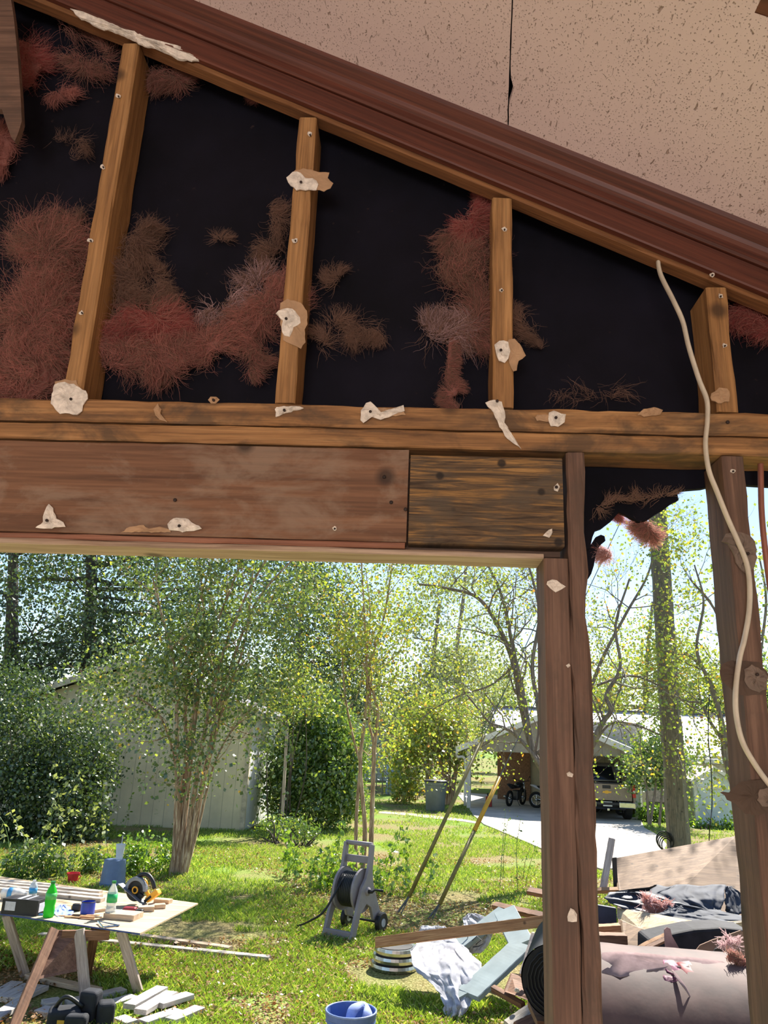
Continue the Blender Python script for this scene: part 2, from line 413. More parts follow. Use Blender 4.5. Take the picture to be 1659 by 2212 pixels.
lum('header_patch', (blkL+.0015, WY+.017, (hz0+hz1)/2-.006), (blkR, WY+.017, (hz0+hz1)/2-.006), .038, hz1-hz0-.010, m_rib,
    'ribbed weathered wood block filling the right end of the header', 'wood block', seed=6, cham=.002, wob=.001)
def vstud(name, x, z0, z1, mat, label, seed, w=.038, y=WY, cat='stud', **k):
    return lum(name, (x, y+D/2, z0), (x, y+D/2, z1), w, D, mat, label, cat, up=(0, 1, 0), seed=seed, **k)
def rk(x): return zc_m - .010 + SL*x      # underside of rake plate at x
GS = 'short studs of the gable'
xs = [(-.659, 'pine gable stud leftmost of four, the widest looking, with one white scrap at its foot'),
      (-.253, 'pine gable stud with two torn paper scraps, second from the left'),
      (.153, 'pine gable stud third from the left, just left of the bay the cable crosses'),
      (.560, 'pine gable stud on the far right, the cream cable before its foot')]
for i, (x, lb) in enumerate(xs):
    vstud('gable_stud', x, zpt, rk(x)-.012, m_stud, lb, 10+i, cham=.004 if i == 0 else .003, wob=.0012)
vstud('gable_stud', -1.066, zpt, rk(-1.066)-.012, m_stud, 'pine gable stud beyond the left edge of the opened bay', 15)
lum('rake_plate', (-3.0, WY+.018, rk(-3.0)+.019), (1.40, WY+.018, rk(1.40)+.019), .034, .034, m_rake,
    'sloping pine plate under the dark moulding, on top of the gable studs', 'wall plate', seed=20, up=(-SL, 0, 1), n=120)
jx0 = P(1175, 1230, WY).x; jx1 = P(1231, 1230, WY).x; kx1 = P(1264, 1230, WY).x
vstud('jack_stud', (jx0+jx1)/2-.001, .7, 2.713, m_stud_dim, 'vertical post at the right of the big opening, carrying the header', 30, w=jx1-jx0-.002, wob=.0008)
vstud('king_stud', (jx1+kx1)/2+.001, .7, zpb-.002, m_stud_dim, 'taller vertical post nailed to the right side of the opening post', 31, w=kx1-jx1+.004, wob=.0035, cham=.004)
vstud('wall_stud', .560, .7, zpb-.002, m_stud_dim, 'wall stud at the right edge with the cream cable running down it', 32, wob=.0012)
def moulding():
    t = thing('trim_1', (0, WY, 3.5), None, None); tag(t, kind='structure')
    u = Vector((cs, 0, SL*cs)); nn = Vector((-SL*cs, 0, cs))
    o0 = Vector((0, WY, zc_m))
    def prof(pts, name):
        a = [o0 + u*(-3.4) + Vector((0, -q, 0)) + nn*p for q, p in pts]
        # local X along the grain
        M = Matrix(((u.x, 0, nn.x, a[0].x), (u.y, 1, nn.y, a[0].y), (u.z, 0, nn.z, a[0].z), (0, 0, 0, 1)))
        Mi = M.inverted(); mb = MB(); mb.prism([Mi @ p for p in a], Mi.to_3x3() @ (u*5.4)); mb.build(name, m_mould, t, M=M)
    tp = (ct.z - (zc_m + SL*ct.x))*cs      # perpendicular height at the ceiling
    prof([(.0, 0), (.012, .0), (.014, .003), (.014, .046), (.010, .050), (0, .050)], 'lower_moulding')
    prof([(.0, .050), (.016, .050), (.020, .054), (.020, .068), (.026, .073), (.030, .080), (.044, tp-.012), (.052, tp-.008), (.055, tp), (0, tp)], 'crown_moulding')
moulding()
# another dark beam crossing the ceiling, top right corner
bx = P(1645, 0, 1.0)
cbm = lum('ceiling_beam', P(1654, -22, .60), P(1654, -22, .60)+Vector((1.42-P(1654, -22, .60).x, 0, SL*(1.42-P(1654, -22, .60).x))), .03, .03, m_mould, 'corner of a dark stained beam at the top right of the ceiling', 'beam', seed=40, up=(-SL, 0, 1))
# hanging strip of old casing on the left
hs = [(-60, -40), (18, -40), (30, 40), (38, 120), (44, 200), (47, 262), (40, 285), (32, 305), (24, 296), (14, 268), (4, 236), (-60, 230)]
tag(MB().prism([P(x, y, 1.27) for x, y in hs], (0, .014, 0)).build('broken_casing_board', m_stud_dim), 'broken end of a brown board hanging at the top left edge', 'board')

# ---------------------------------------------------------------- scraps of drywall left on the framing
def blob(rg, cx, cy, rx, ry, n=22, jag=.25, pts=None):
    if pts: return [(cx+x, cy+y) for x, y in pts]
    o = []
    for i in range(n):
        a = 2*math.pi*i/n; k = 1+jag*(rg.random()*2-1)
        o.append((cx+rx*k*math.cos(a), cy+ry*k*math.sin(a)))
    return o
def crust(pts2, y, th, rg, rough=.35):
    """a lumpy plate: rim on the surface, raised irregular middle, facing -Y"""
    P3 = [P(a, b, y) for a, b in pts2]; n = len(P3); c = sum(P3, Vector())/n
    m = MB(); rings = []
    for k, (s, h) in enumerate(((1, 0), (1.0, th*.55), (.80, th*.9), (.55, th*1.0), (.28, th*.85))):
        r = []
        for i, p in enumerate(P3):
            hh = h*(1+rough*(rg.random()*2-1)) if k else 0
            q = c + (p-c)*(s*(1+(.1*(rg.random()-.5) if k > 1 else 0))); r.append(Vector((q.x, y-hh, q.z)))
        rings.append(r)
    vs = [v for r in rings for v in r]+[Vector((c.x, y-th*.7, c.z))]; fs = []
    for k in range(4):
        for i in range(n): fs.append((k*n+i, k*n+(i+1) % n, (k+1)*n+(i+1) % n, (k+1)*n+i))
    for i in range(n): fs.append((4*n+i, 4*n+(i+1) % n, 5*n))
    fs.append(tuple(range(n-1, -1, -1)))
    return m.add(vs, fs)
def nailpart(par, x, y, Y, r=.0028):
    p = P(x, y, Y); m = MB(); m.lathe([(r*.5, .004), (r, 0), (r*.9, -.0012), (r*.3, -.0016)], p, 12, Matrix.Rotation(R(-90), 3, 'X'))
    m.build('nail', m_hole, par, smooth=True)
def scrap(label, white=None, paper=None, nail=None, seed=0, name='drywall_scrap', th=.004, wmat=None, Y=WY-.0015, pmat=None):
    rg = random.Random(seed)
    pts0 = white or paper; cx = sum(p[0] for p in pts0)/len(pts0); cy = sum(p[1] for p in pts0)/len(pts0)
    t = thing(name, P(cx, cy, Y), label, 'drywall scrap')
    def dens(pts, amt):
        o = []
        for i in range(len(pts)):
            a = pts[i]; b = pts[(i+1) % len(pts)]; L = math.dist(a, b); k = max(1, int(L/7))
            for j in range(k):
                f = j/k; q = amt*(1 if j else .3)
                o.append((a[0]+(b[0]-a[0])*f+rg.uniform(-q, q), a[1]+(b[1]-a[1])*f+rg.uniform(-q, q)))
        return o
    if paper: crust(dens(paper, 1.5), Y, .0015, rg, .5).build('torn_paper', pmat or m_paper, t)
    if white: crust(dens(white, 1.8), Y-(.0012 if paper else 0), th, rg, .45).build('gypsum', wmat or m_gyp, t)
    if nail: nailpart(t, nail[0], nail[1], Y-th-.003)
    return t
def el(cx, cy, rx, ry, n=10, a0=0, jag=.18, seed=1):
    return blob(random.Random(seed), cx, cy, rx, ry, n, jag)
scrap('white gypsum scrap at the foot of the leftmost gable stud', [(112, 860), (118, 832), (135, 826), (160, 830), (186, 845), (190, 862), (180, 876), (178, 888), (168, 897), (150, 893), (130, 895), (120, 885), (110, 872)],
      [(112, 855), (120, 825), (140, 820), (165, 822), (175, 845), (160, 860)], (153, 862), 1)
scrap('white gypsum scrap with tan paper to its right, high on the second gable stud', [(619, 385), (632, 372), (650, 375), (660, 385), (676, 386), (688, 400), (684, 411), (640, 412), (628, 402)],
      [(632, 372), (655, 364), (680, 370), (712, 374), (708, 385), (720, 396), (714, 408), (700, 414), (680, 410), (640, 395)], (650, 393), 2)
scrap('white gypsum scrap on large tan paper, low on the second gable stud', [(596, 678), (612, 668), (632, 668), (648, 686), (650, 698), (634, 708), (626, 728), (614, 726), (608, 708), (612, 694)],
      [(606, 655), (622, 646), (650, 655), (663, 672), (664, 700), (658, 712), (660, 740), (650, 754), (632, 745), (612, 735), (605, 700)], (618, 688), 3)
scrap('white gypsum scrap with tan paper, low on the third gable stud', [(1068, 745), (1078, 737), (1098, 740), (1102, 760), (1098, 776), (1090, 784), (1078, 780), (1072, 765)],
      [(1098, 735), (1112, 732), (1128, 752), (1136, 768), (1120, 780), (1116, 800), (1108, 803), (1100, 785), (1096, 750)], (1082, 756), 4)
scrap('grey paper scrap at the foot of the right gable stud', [(1536, 850), (1552, 838), (1570, 840), (1576, 855), (1574, 868), (1550, 872), (1536, 866)], None, None, 5, wmat=m_paper, th=.003)
scrap('long torn paper strip hanging diagonally from the third gable stud over the plate', [(1048, 870), (1068, 864), (1084, 868), (1090, 888), (1092, 902), (1088, 912), (1104, 936), (1112, 952), (1126, 970), (1104, 954), (1090, 942), (1070, 902), (1060, 885)],
      None, (1074, 866), 6, th=.003, Y=WY-.003)
scrap('tan paper curl on the upper plate near the leftmost stud', [(332, 885), (342, 872), (350, 885), (348, 895), (362, 912), (345, 908), (336, 898)], None, None, 7, wmat=m_paper)
scrap('tiny paper tuft on the plate edge, in the middle of the second bay', [(450, 864), (456, 858), (468, 858), (474, 864), (466, 872), (456, 872)], None, (461, 864), 8, wmat=m_paper)
scrap('small triangular white scrap on the plate below the second gable stud', [(594, 885), (598, 880), (640, 878), (656, 882), (622, 892), (596, 901)], None, (614, 886), 9)
scrap('white scrap with a torn tail on the plate in the third bay', [(780, 888), (790, 872), (800, 868), (812, 880), (820, 892), (848, 888), (872, 876), (874, 888), (840, 902), (822, 908), (806, 902), (794, 900), (785, 914), (779, 908)],
      [(786, 885), (800, 880), (870, 886), (876, 897), (820, 900), (790, 898)], (800, 889), 10)
scrap('small square white scrap with a nail on the plate in the fourth bay', [(1185, 892), (1196, 888), (1222, 895), (1220, 912), (1206, 922), (1190, 921), (1184, 905)],
      [(1156, 902), (1160, 896), (1190, 895), (1188, 910), (1160, 910)], (1201, 902), 11)
scrap('splintered pale patch on the plate near the right gable stud', [(1376, 898), (1390, 884), (1412, 880), (1432, 886), (1426, 896), (1400, 900)], None, None, 12, wmat=m_paper)
scrap('arrow shaped white scrap on the left of the header', [(78, 1140), (94, 1128), (96, 1108), (106, 1089), (116, 1098), (122, 1120), (138, 1128), (142, 1138), (104, 1142)], None, (101, 1124), 13)
scrap('white scrap at the bottom of the header, middle of the opening', [(362, 1132), (376, 1120), (408, 1122), (424, 1134), (436, 1142), (420, 1147), (394, 1150), (366, 1146)],
      [(262, 1150), (280, 1138), (310, 1134), (322, 1142), (345, 1138), (366, 1144), (370, 1150), (300, 1150)], (387, 1136), 14)
scrap('small white scrap near the lower right of the ribbed block', [(1172, 1158), (1184, 1146), (1192, 1142), (1191, 1156), (1186, 1162)], None, None, 15, Y=WY-.004)
scrap('small white scrap near the upper right of the ribbed block', [(1196, 1052), (1204, 1044), (1209, 1052), (1205, 1062), (1197, 1060)], None, (1202, 1052), 16, Y=WY-.004)
scrap('heart shaped white scrap near the top of the post right of the opening', [(1182, 1256), (1192, 1252), (1202, 1254), (1212, 1262), (1222, 1268), (1212, 1274), (1200, 1280), (1188, 1270), (1181, 1262)], None, None, 17)
scrap('pale oval patch on the post beside the pickup truck', [(1224, 1670), (1230, 1667), (1238, 1672), (1236, 1679), (1226, 1677)], None, None, 18, th=.002)
scrap('small pale dab on the seam between the two posts', [(1222, 1437), (1229, 1433), (1232, 1438), (1227, 1443)], None, None, 19, th=.002)
scrap('peeling white paint patch low on the opening post', [(1227, 1972), (1232, 1961), (1240, 1965), (1246, 1975), (1246, 1990), (1236, 1992), (1226, 1990)], None, None, 20, th=.002)
scrap('grey lumpy scrap wrapped round the right wall stud, under the cable', [(1558, 1170), (1566, 1154), (1590, 1150), (1618, 1158), (1630, 1172), (1634, 1205), (1628, 1228), (1612, 1240), (1600, 1232), (1588, 1215), (1580, 1190), (1570, 1175)],
      None, (1616, 1196), 21, wmat=m_paperdk, th=.006)
scrap('grey scrap on dark paper low on the right wall stud', [(1606, 1446), (1622, 1436), (1650, 1450), (1658, 1462), (1654, 1490), (1640, 1496), (1618, 1488), (1606, 1470)],
      [(1554, 1455), (1560, 1434), (1580, 1426), (1640, 1430), (1659, 1455), (1655, 1500), (1600, 1502), (1580, 1490), (1558, 1470)], (1636, 1457), 22, wmat=m_paperdk, th=.005, pmat=plain('brown_paper_dark', (84, 66, 54), .8))
scrap('pointed dark paper scrap low on the right wall stud, before the white shed', [(1640, 1705), (1659, 1700), (1680, 1720), (1680, 1745), (1645, 1742), (1634, 1728)],
      [(1554, 1711), (1575, 1712), (1582, 1702), (1605, 1687), (1640, 1684), (1680, 1690), (1680, 1750), (1640, 1760), (1610, 1758), (1590, 1738), (1570, 1728), (1565, 1718)], None, 23, wmat=m_paperdk, th=.004, pmat=plain('brown_paper_shade', (78, 62, 50), .8), Y=WY-.004)
scrap('long torn drywall strip along the underside of the dark moulding', [(152, 20), (208, 40), (220, 50), (285, 72), (330, 90), (405, 112), (412, 120), (442, 134), (390, 132), (350, 112), (300, 96), (255, 74), (205, 58), (170, 38)],
      None, None, 24, th=.008, Y=WY-.006)
# screw heads / nail pops with a crumb of gypsum on the studs
pops = [(255, 208, 'top of the leftmost gable stud'), (222, 361, 'upper middle of the leftmost gable stud'), (195, 520, 'middle of the leftmost gable stud'), (176, 676, 'lower part of the leftmost gable stud'),
        (669, 291, 'top of the second gable stud'), (637, 520, 'middle of the second gable stud'), (1089, 496, 'upper part of the third gable stud'), (1083, 627, 'middle of the third gable stud'),
        (1556, 640, 'upper part of the right gable stud'), (1565, 747, 'middle of the right gable stud'), (1583, 1018, 'top of the right wall stud'), (1538, 594, 'underside of the moulding at the right gable stud'), (722, 1142, 'lower middle of the header')]
for i, (x, y, lb) in enumerate(pops):
    Yp = WY-.0015 if i not in (11,) else WY-.016
    t = thing('nail_pop', P(x, y, Yp), 'nail with a plaster crumb, '+lb, 'nail', 'nails left in the studs')
    crust(el(x, y, 5.5, 4.5, 9, jag=.35, seed=i), Yp, .0025, random.Random(i), .5).build('plaster_crumb', m_gyp, t)
    nailpart(t, x+1, y, Yp-.004, .0018)
for i, (x, y, lb) in enumerate([(1572, 912, 'right of the cable'), (830, 1030, 'at the right end of the header'), (845, 1085, 'near the lower right end of the header'), (378, 1080, 'below the knot of the header'), (876, 1100, 'at the joint of header and ribbed block'), (1192, 908, 'by the square white scrap')]):
    t = MB().lathe([(.0006, 0), (.0035, 0), (.0030, .0015), (.001, .002)], P(x, y, WY-.0015), 10, Matrix.Rotation(R(90), 3, 'X')).build('nail_head', m_hole, hd if i in (1, 2, 3) else plates[0], smooth=True)

# ---------------------------------------------------------------- cables
def catmull(pts, k=8):
    pts = [Vector(p) for p in pts]; q = [pts[0]*2-pts[1]]+pts+[pts[-1]*2-pts[-2]]; o = []
    for i in range(1, len(q)-2):
        for j in range(k):
            t = j/k; a, b, c, d = q[i-1], q[i], q[i+1], q[i+2]
            o.append(.5*((2*b)+(c-a)*t+(2*a-5*b+4*c-d)*t*t+(3*b-a-3*c+d)*t**3))
    o.append(pts[-1]); return o
cb = [(1421, 520), (1421, 545), (1426, 590), (1455, 650), (1475, 695), (1488, 750), (1510, 820), (1527, 865), (1528, 910), (1524, 960), (1531, 1015), (1548, 1060), (1572, 1120), (1594, 1170), (1612, 1215),
      (1619, 1260), (1618, 1320), (1608, 1380), (1598, 1420), (1590, 1480), (1590, 1540), (1603, 1600), (1630, 1650), (1662, 1695), (1700, 1740), (1720, 1850), (1722, 2000)]
cp = catmull([P(x, y, 1.298 if i > 2 else 1.32) for i, (x, y) in enumerate(cb)], 8)
tag(MB().tube(cp, .0062, 12, flat=.62).build('electrical_cable', m_cable, smooth=True), 'cream electrical cable hanging from the sloping plate down over the right studs', 'cable')
tb = catmull([P(1641, 975, 1.355), P(1643, 1010, 1.355), P(1645, 1100, 1.355), P(1652, 1180, 1.355), P(1668, 1300, 1.355), P(1700, 1500, 1.355)], 6)
tag(MB().tube(tb, .0052, 12).build('thin_tube', m_copper, smooth=True), 'thin reddish cable dropping through a hole in the plate at the right edge', 'cable')

# ---------------------------------------------------------------- pink insulation tufts
def fluff(label, spine, rads, seed, n, mats, Y=1.375, core=True, wid=.00030, depth=.035, flen=.05, curl=.6, name='insulation_tuft', cmat=None):
    """spine: pixel polyline, rads: pixel radii; a soft core and thousands of curling fibres"""
    rg = np.random.default_rng(seed)
    sp = [P(x, y, Y) for x, y in spine]; sr = [r/ppm(Y)*.93 for r in rads]
    c = sum(sp, Vector())/len(sp)
    t = thing(name, c, label, 'insulation')
    pts = np.array([list(p) for p in catmull(sp, 6)]); rr = np.interp(np.linspace(0, 1, len(pts)), np.linspace(0, 1, len(sr)), sr)
    if core:
        m = MB(); q = max(1, int(len(pts)/1))
        m.tube([Vector(p) for p in pts], [max(.004, r*.66) for r in rr], 18, flat=1)
        vs = []
        for v in m.v:
            v = Vector(v); i = int(np.argmin(((pts-np.array(v))**2).sum(1))); cc = Vector(pts[i]); d = v-cc
            k = 1+.95*mnoise.noise(v*26+Vector((seed, 0, 0)))+.6*mnoise.noise(v*70)+.35*mnoise.noise(v*160)
            d = d*k; d.y *= min(1, depth/(rr[i]*1.0+.01))*.7; vs.append(cc+d)
        m.v = vs
        o = m.build('batt_core', cmat or mats[0], t, smooth=True)
        s = o.modifiers.new('s', 'SUBSURF'); s.levels = 1; s.render_levels = 2
    nm = len(mats)
    for mi, mt in enumerate(mats):
        nf = int(n*(2.2 if core else .8))//nm; idx = rg.integers(0, len(pts), nf); base = pts[idx].copy(); ra = rr[idx]
        off = rg.normal(0, .48, (nf, 3))*ra[:, None]
        off[:, 1] = off[:, 1]*.5 - np.abs(off[:, 1])*.3
        off[:, 1] = np.clip(off[:, 1], -depth, .018)
        p = base+off
        # direction follows a smooth swirling field so that fibres clump into strands
        def field(q):
            a = np.sin(q[:, 0]*31+seed)+np.sin(q[:, 2]*37+1.3*seed)+.7*np.sin((q[:, 0]+q[:, 2])*73+seed*2)
            return np.stack([np.cos(a*1.6), np.zeros(len(q)), np.sin(a*1.6)], 1)
        d = field(p)+rg.normal(0, .6, (nf, 3)); tang = off.copy()
        d = d + tang/np.maximum(ra[:, None], 1e-4)*.12
        d /= np.linalg.norm(d, axis=1)[:, None]
        K = 6; L = flen*(.75 if core else 1.15)*rg.uniform(.3, 1.3, nf)/K; L = np.minimum(L*1.3, ra*2.0/K+.002)
        P_ = [p]
        for k in range(K):
            d = d*(1-.35*curl)+field(P_[-1])*.35*curl+rg.normal(0, .45*curl, (nf, 3)); d[:, 1] *= .75; d /= np.linalg.norm(d, axis=1)[:, None]
            q = P_[-1]+d*L[:, None]; q[:, 1] = np.minimum(q[:, 1], WB-.001) if Y < 1.4 else q[:, 1]; P_.append(q)
        V = []; w = wid*rg.uniform(.6, 1.5, nf)
        for k in range(K+1):
            dd = P_[min(k+1, K)]-P_[max(k-1, 0)]; s = np.cross(dd, [0, 1, .15]); s /= np.linalg.norm(s, axis=1)[:, None]+1e-9
            ww = (w*(1-.6*k/K))[:, None]; V += [P_[k]-s*ww, P_[k]+s*ww]
        V = np.stack(V, 1).reshape(-1, 3); base_i = np.arange(nf)[:, None, None]*(2*(K+1))
        q = np.array([[2*k, 2*k+1, 2*k+3, 2*k+2] for k in range(K)])[None]
        fastmesh('loose_fibres', V, (base_i+q).reshape(-1, 4), mt, t)
    return t
PK, TN, DP, PF = m_pink, m_tanfib, m_deeppink, m_palefib
fluff('big pink insulation mass filling the lower left bay', [(-40, 850), (30, 830), (70, 780), (110, 720), (100, 640)], [90, 90, 75, 60, 50], 1, 9000, [PK, PK, TN], flen=.06)
fluff('thin pink insulation haze on the black board left of the leftmost stud', [(60, 500), (120, 560), (90, 640), (60, 700), (150, 600), (165, 480)], [35, 65, 75, 60, 50, 30], 2, 6500, [PK, TN], core=False, flen=.07)
fluff('wispy strand climbing beside the leftmost stud', [(20, 545), (100, 520), (150, 490), (178, 450)], [12, 22, 20, 16], 3, 700, [TN], core=False)
fluff('pink insulation tuft at the upper left, under the moulding', [(50, 100), (70, 130), (60, 160), (40, 180)], [24, 36, 28, 18], 4, 1800, [PK, DP])
fluff('reddish insulation shreds left of the leftmost stud top', [(150, 120), (200, 150), (230, 90), (150, 60)], [22, 30, 24, 30], 5, 1400, [TN, PK], core=False)
fluff('small pink tuft midway between board end and leftmost stud', [(110, 210), (135, 200), (160, 215)], [12, 18, 12], 6, 500, [PK], core=False)
fluff('faint strands on the black board at upper left', [(120, 300), (180, 310), (160, 340)], [10, 18, 12], 7, 220, [TN], core=False)
fluff('pink insulation lump at the left edge, under the broken board', [(-8, 290), (10, 320), (5, 360)], [18, 22, 16], 8, 1100, [PK])
fluff('thick pink insulation roll slung low between the first two studs', [(228, 765), (260, 770), (320, 775), (380, 780), (440, 750), (500, 730), (550, 690), (600, 650), (625, 640)], [22, 38, 40, 34, 30, 30, 42, 48, 30], 9, 12000, [PK, PK, TN], flen=.045)
fluff('fluffy pink clump on the left of the slung insulation roll', [(240, 715), (290, 705), (340, 700), (370, 720)], [28, 38, 36, 26], 10, 4500, [PK, DP])
fluff('tan wispy column rising beside the leftmost stud', [(265, 690), (285, 640), (280, 570), (300, 520), (310, 495)], [30, 40, 34, 32, 16], 11, 3800, [TN, TN], core=False, flen=.05)
fluff('tan wisps hanging on the black board above the pink roll', [(335, 560), (345, 620), (365, 680), (350, 700)], [8, 20, 26, 20], 12, 1500, [TN], core=False)
fluff('pale strands reaching left from the second stud', [(430, 680), (480, 670), (520, 640), (560, 610), (565, 590)], [12, 24, 26, 24, 14], 13, 1300, [TN, PF], core=False, flen=.07)
fluff('dark wisps high beside the second stud', [(560, 560), (590, 540), (600, 480), (585, 450)], [18, 22, 26, 14], 14, 800, [TN], core=False, flen=.06)
fluff('pink wisps hanging below the slung roll by the second stud', [(540, 740), (560, 770), (545, 805)], [24, 22, 12], 15, 900, [PK, TN], core=False)
fluff('small tan curl in the second bay', [(470, 515), (490, 518)], [9, 9], 16, 150, [TN], core=False)
fluff('pink tuft under the moulding in the second bay', [(340, 160), (365, 175), (395, 165)], [20, 26, 20], 17, 1100, [TN, PK])
fluff('tiny pink tuft poking below the rake in the second bay', [(545, 185), (550, 210)], [14, 6], 18, 350, [PK])
fluff('tan wisp in the third bay beside the second stud', [(705, 610), (725, 600), (735, 590)], [12, 16, 8], 19, 350, [TN], core=False)
fluff('tan wispy patch low in the third bay', [(725, 690), (750, 715), (800, 715), (825, 730)], [14, 28, 22, 8], 20, 900, [TN], core=False)
fluff('dusty wisps low beside the second stud', [(700, 745), (690, 720)], [22, 14], 21, 260, [TN], core=False)
fluff('pink insulation tongue at the upper left of the third stud', [(1040, 435), (1025, 480), (1005, 520)], [14, 24, 14], 22, 2200, [DP, PK])
fluff('tan wispy insulation spread left of the third stud', [(960, 515), (1000, 530), (985, 590), (1010, 610), (1040, 570)], [16, 30, 40, 40, 30], 23, 3200, [TN, TN, PK], core=False, flen=.06)
fluff('pinkish wisps low against the third stud', [(1040, 640), (1030, 690), (1035, 740)], [22, 28, 26], 24, 2000, [PK, TN], core=False)
fluff('fan of fine strands low in the third bay', [(925, 705), (950, 720), (985, 720), (1010, 700)], [18, 30, 26, 18], 25, 1700, [TN, PF], core=False, flen=.06)
fluff('twisted insulation rope hanging onto the plate', [(975, 735), (972, 780), (970, 815), (980, 840), (968, 862), (985, 882)], [9, 8, 9, 12, 9, 7], 26, 1500, [PK, TN], flen=.03)
fluff('tan wisps right of the third stud', [(1112, 680), (1130, 705), (1150, 730), (1168, 750)], [12, 18, 14, 6], 27, 700, [TN], core=False)
fluff('pink insulation tuft at the top right bay', [(1560, 600), (1590, 620), (1610, 660), (1625, 690), (1660, 700), (1690, 650)], [14, 24, 28, 26, 24, 20], 28, 3600, [DP, PK])
fluff('reddish fluff on the torn felt edge behind the upper right gap', [(1312, 1120), (1325, 1110), (1335, 1100)], [8, 9, 6], 29, 400, [PK, DP], Y=1.42)
fluff('pink and white fluff hanging in the sunlit gap', [(1378, 1122), (1392, 1138), (1406, 1156)], [11, 13, 9], 30, 700, [PK, TN], Y=1.42)
fluff('pale pink fluff beside the torn flap in the gap', [(1300, 1190), (1312, 1196)], [9, 10], 31, 400, [PF, PK], Y=1.425)
fluff('dusty pink fluff on the felt above the gap', [(1290, 1100), (1330, 1080), (1400, 1075), (1460, 1066)], [7, 9, 9, 5], 32, 420, [TN], core=False)
fluff('scattered crumbs of fibre low on the black board in the fourth bay', [(1200, 850), (1290, 855), (1350, 845)], [14, 22, 18], 33, 160, [TN], core=False, flen=.03)
# ================================================================== the yard: ground, buildings, vehicles
def groundmat():
    m, nt, bs, N, L = newmat('lawn_soil')
    v = coords(nt, rnd=False)
    n1 = noise_(nt, v, .35, 5, .6); n2 = noise_(nt, v, 9, 5, .65); n3 = noise_(nt, v, 40, 3, .6)
    g = ramp(nt, n3, [(.3, (84, 108, 44)), (.5, (118, 146, 60)), (.7, (152, 170, 84))])
    b = ramp(nt, n3, [(.34, (78, 64, 44)), (.5, (132, 112, 80)), (.66, (196, 174, 136))])
    f = ramp(nt, n1, [(.38, (0, 0, 0, 1)), (.56, (1, 1, 1, 1))])
    sp = N.new('ShaderNodeSeparateXYZ'); L.new(v, sp.inputs[0])
    mr = N.new('ShaderNodeMapRange'); mr.inputs[1].default_value = 11; mr.inputs[2].default_value = 16; mr.inputs[3].default_value = .85; mr.inputs[4].default_value = .0
    L.new(sp.outputs[1], mr.inputs[0])
    mm = N.new('ShaderNodeMath'); mm.operation = 'MULTIPLY'; L.new(f, mm.inputs[0]); L.new(mr.outputs[0], mm.inputs[1])
    L.new(mix(nt, mm.outputs[0], g, b), bs.inputs['Base Color']); bs.inputs['Roughness'].default_value = .95
    bs.inputs['Specular IOR Level'].default_value = .1; bump(nt, bs, n3, .5, .03); return m
tag(MB().prism([(-150, 1.6, 0), (150, 1.6, 0), (150, 260, 0), (-150, 260, 0)], (0, 0, -.5)).build('ground', groundmat()), kind='structure')
m_conc = plain('driveway_concrete', (196, 186, 172), .9, var=.1, sc=1.2, bmp=.1)
dr = [(1012, 1745), (1022, 1762), (1045, 1782), (1095, 1803), (1172, 1836), (1240, 1862), (1300, 1880), (1420, 1872), (1440, 1826), (1425, 1808), (1392, 1790), (1384, 1772)]
dpts = [G(x, y) for x, y in dr]
dpts += [dpts[-1]+Vector((0, 9, 0)), dpts[0]+Vector((0, 9, 0))]
dd = MB().prism([p+Vector((0, 0, .03)) for p in dpts], (0, 0, -.06)).build('driveway', m_conc); tag(dd, kind='structure')
# narrow bare path crossing the lawn
pt = [G(x, y)+Vector((0, 0, .012)) for x, y in [(818, 1753), (870, 1756), (930, 1762), (1000, 1770), (1030, 1776), (1030, 1780), (1000, 1775), (930, 1768), (870, 1761), (818, 1757)]]
tag(MB().prism(pt, (0, 0, -.03)).build('path', plain('pale_dirt', (206, 188, 160), .95, var=.12, sc=6)), kind='structure')

def siding(name, c, k=3.2, axis='X', amt=.35):
    m, nt, bs, N, L = newmat(name)
    v = coords(nt, rnd=False); sp = N.new('ShaderNodeSeparateXYZ'); L.new(v, sp.inputs[0])
    a = N.new('ShaderNodeMath'); a.operation = 'MULTIPLY'; a.inputs[1].default_value = k; L.new(sp.outputs[axis], a.inputs[0])
    fr = N.new('ShaderNodeMath'); fr.operation = 'FRACT'; L.new(a.outputs[0], fr.inputs[0])
    h = ramp(nt, fr.outputs[0], [(.03, (0, 0, 0, 1)), (.08, (1, 1, 1, 1))])
    n = noise_(nt, v, 1.5, 5, .6)
    col = ramp(nt, n, [(.3, tuple(x*.88 for x in c)), (.7, c)])
    L.new(mix(nt, h, tuple(x*(1-amt) for x in c), col), bs.inputs['Base Color']); bs.inputs['Roughness'].default_value = .8
    bump(nt, bs, h, .5, .01); return m
m_beige = siding('beige_panel_siding', (226, 212, 182), 3.3, 'X', .18)
m_white = siding('white_side_siding', (226, 226, 228), 3.3, 'Y', .12)
m_wtrim = plain('white_trim', (224, 220, 212), .6, var=.04)
m_shing = plain('grey_shingles', (96, 94, 98), .8, var=.25, sc=14, bmp=.4)
m_metal = plain('white_metal_roof', (186, 186, 198), .5, .0, var=.08, sc=3, bmp=.1)
m_black = plain('black_plastic', (24, 24, 26), .5, var=.2)
m_tyre = plain('tyre_rubber', (26, 26, 27), .85, var=.15)
m_chrome = plain('chrome', (200, 202, 205), .15, 1.0, var=.05)

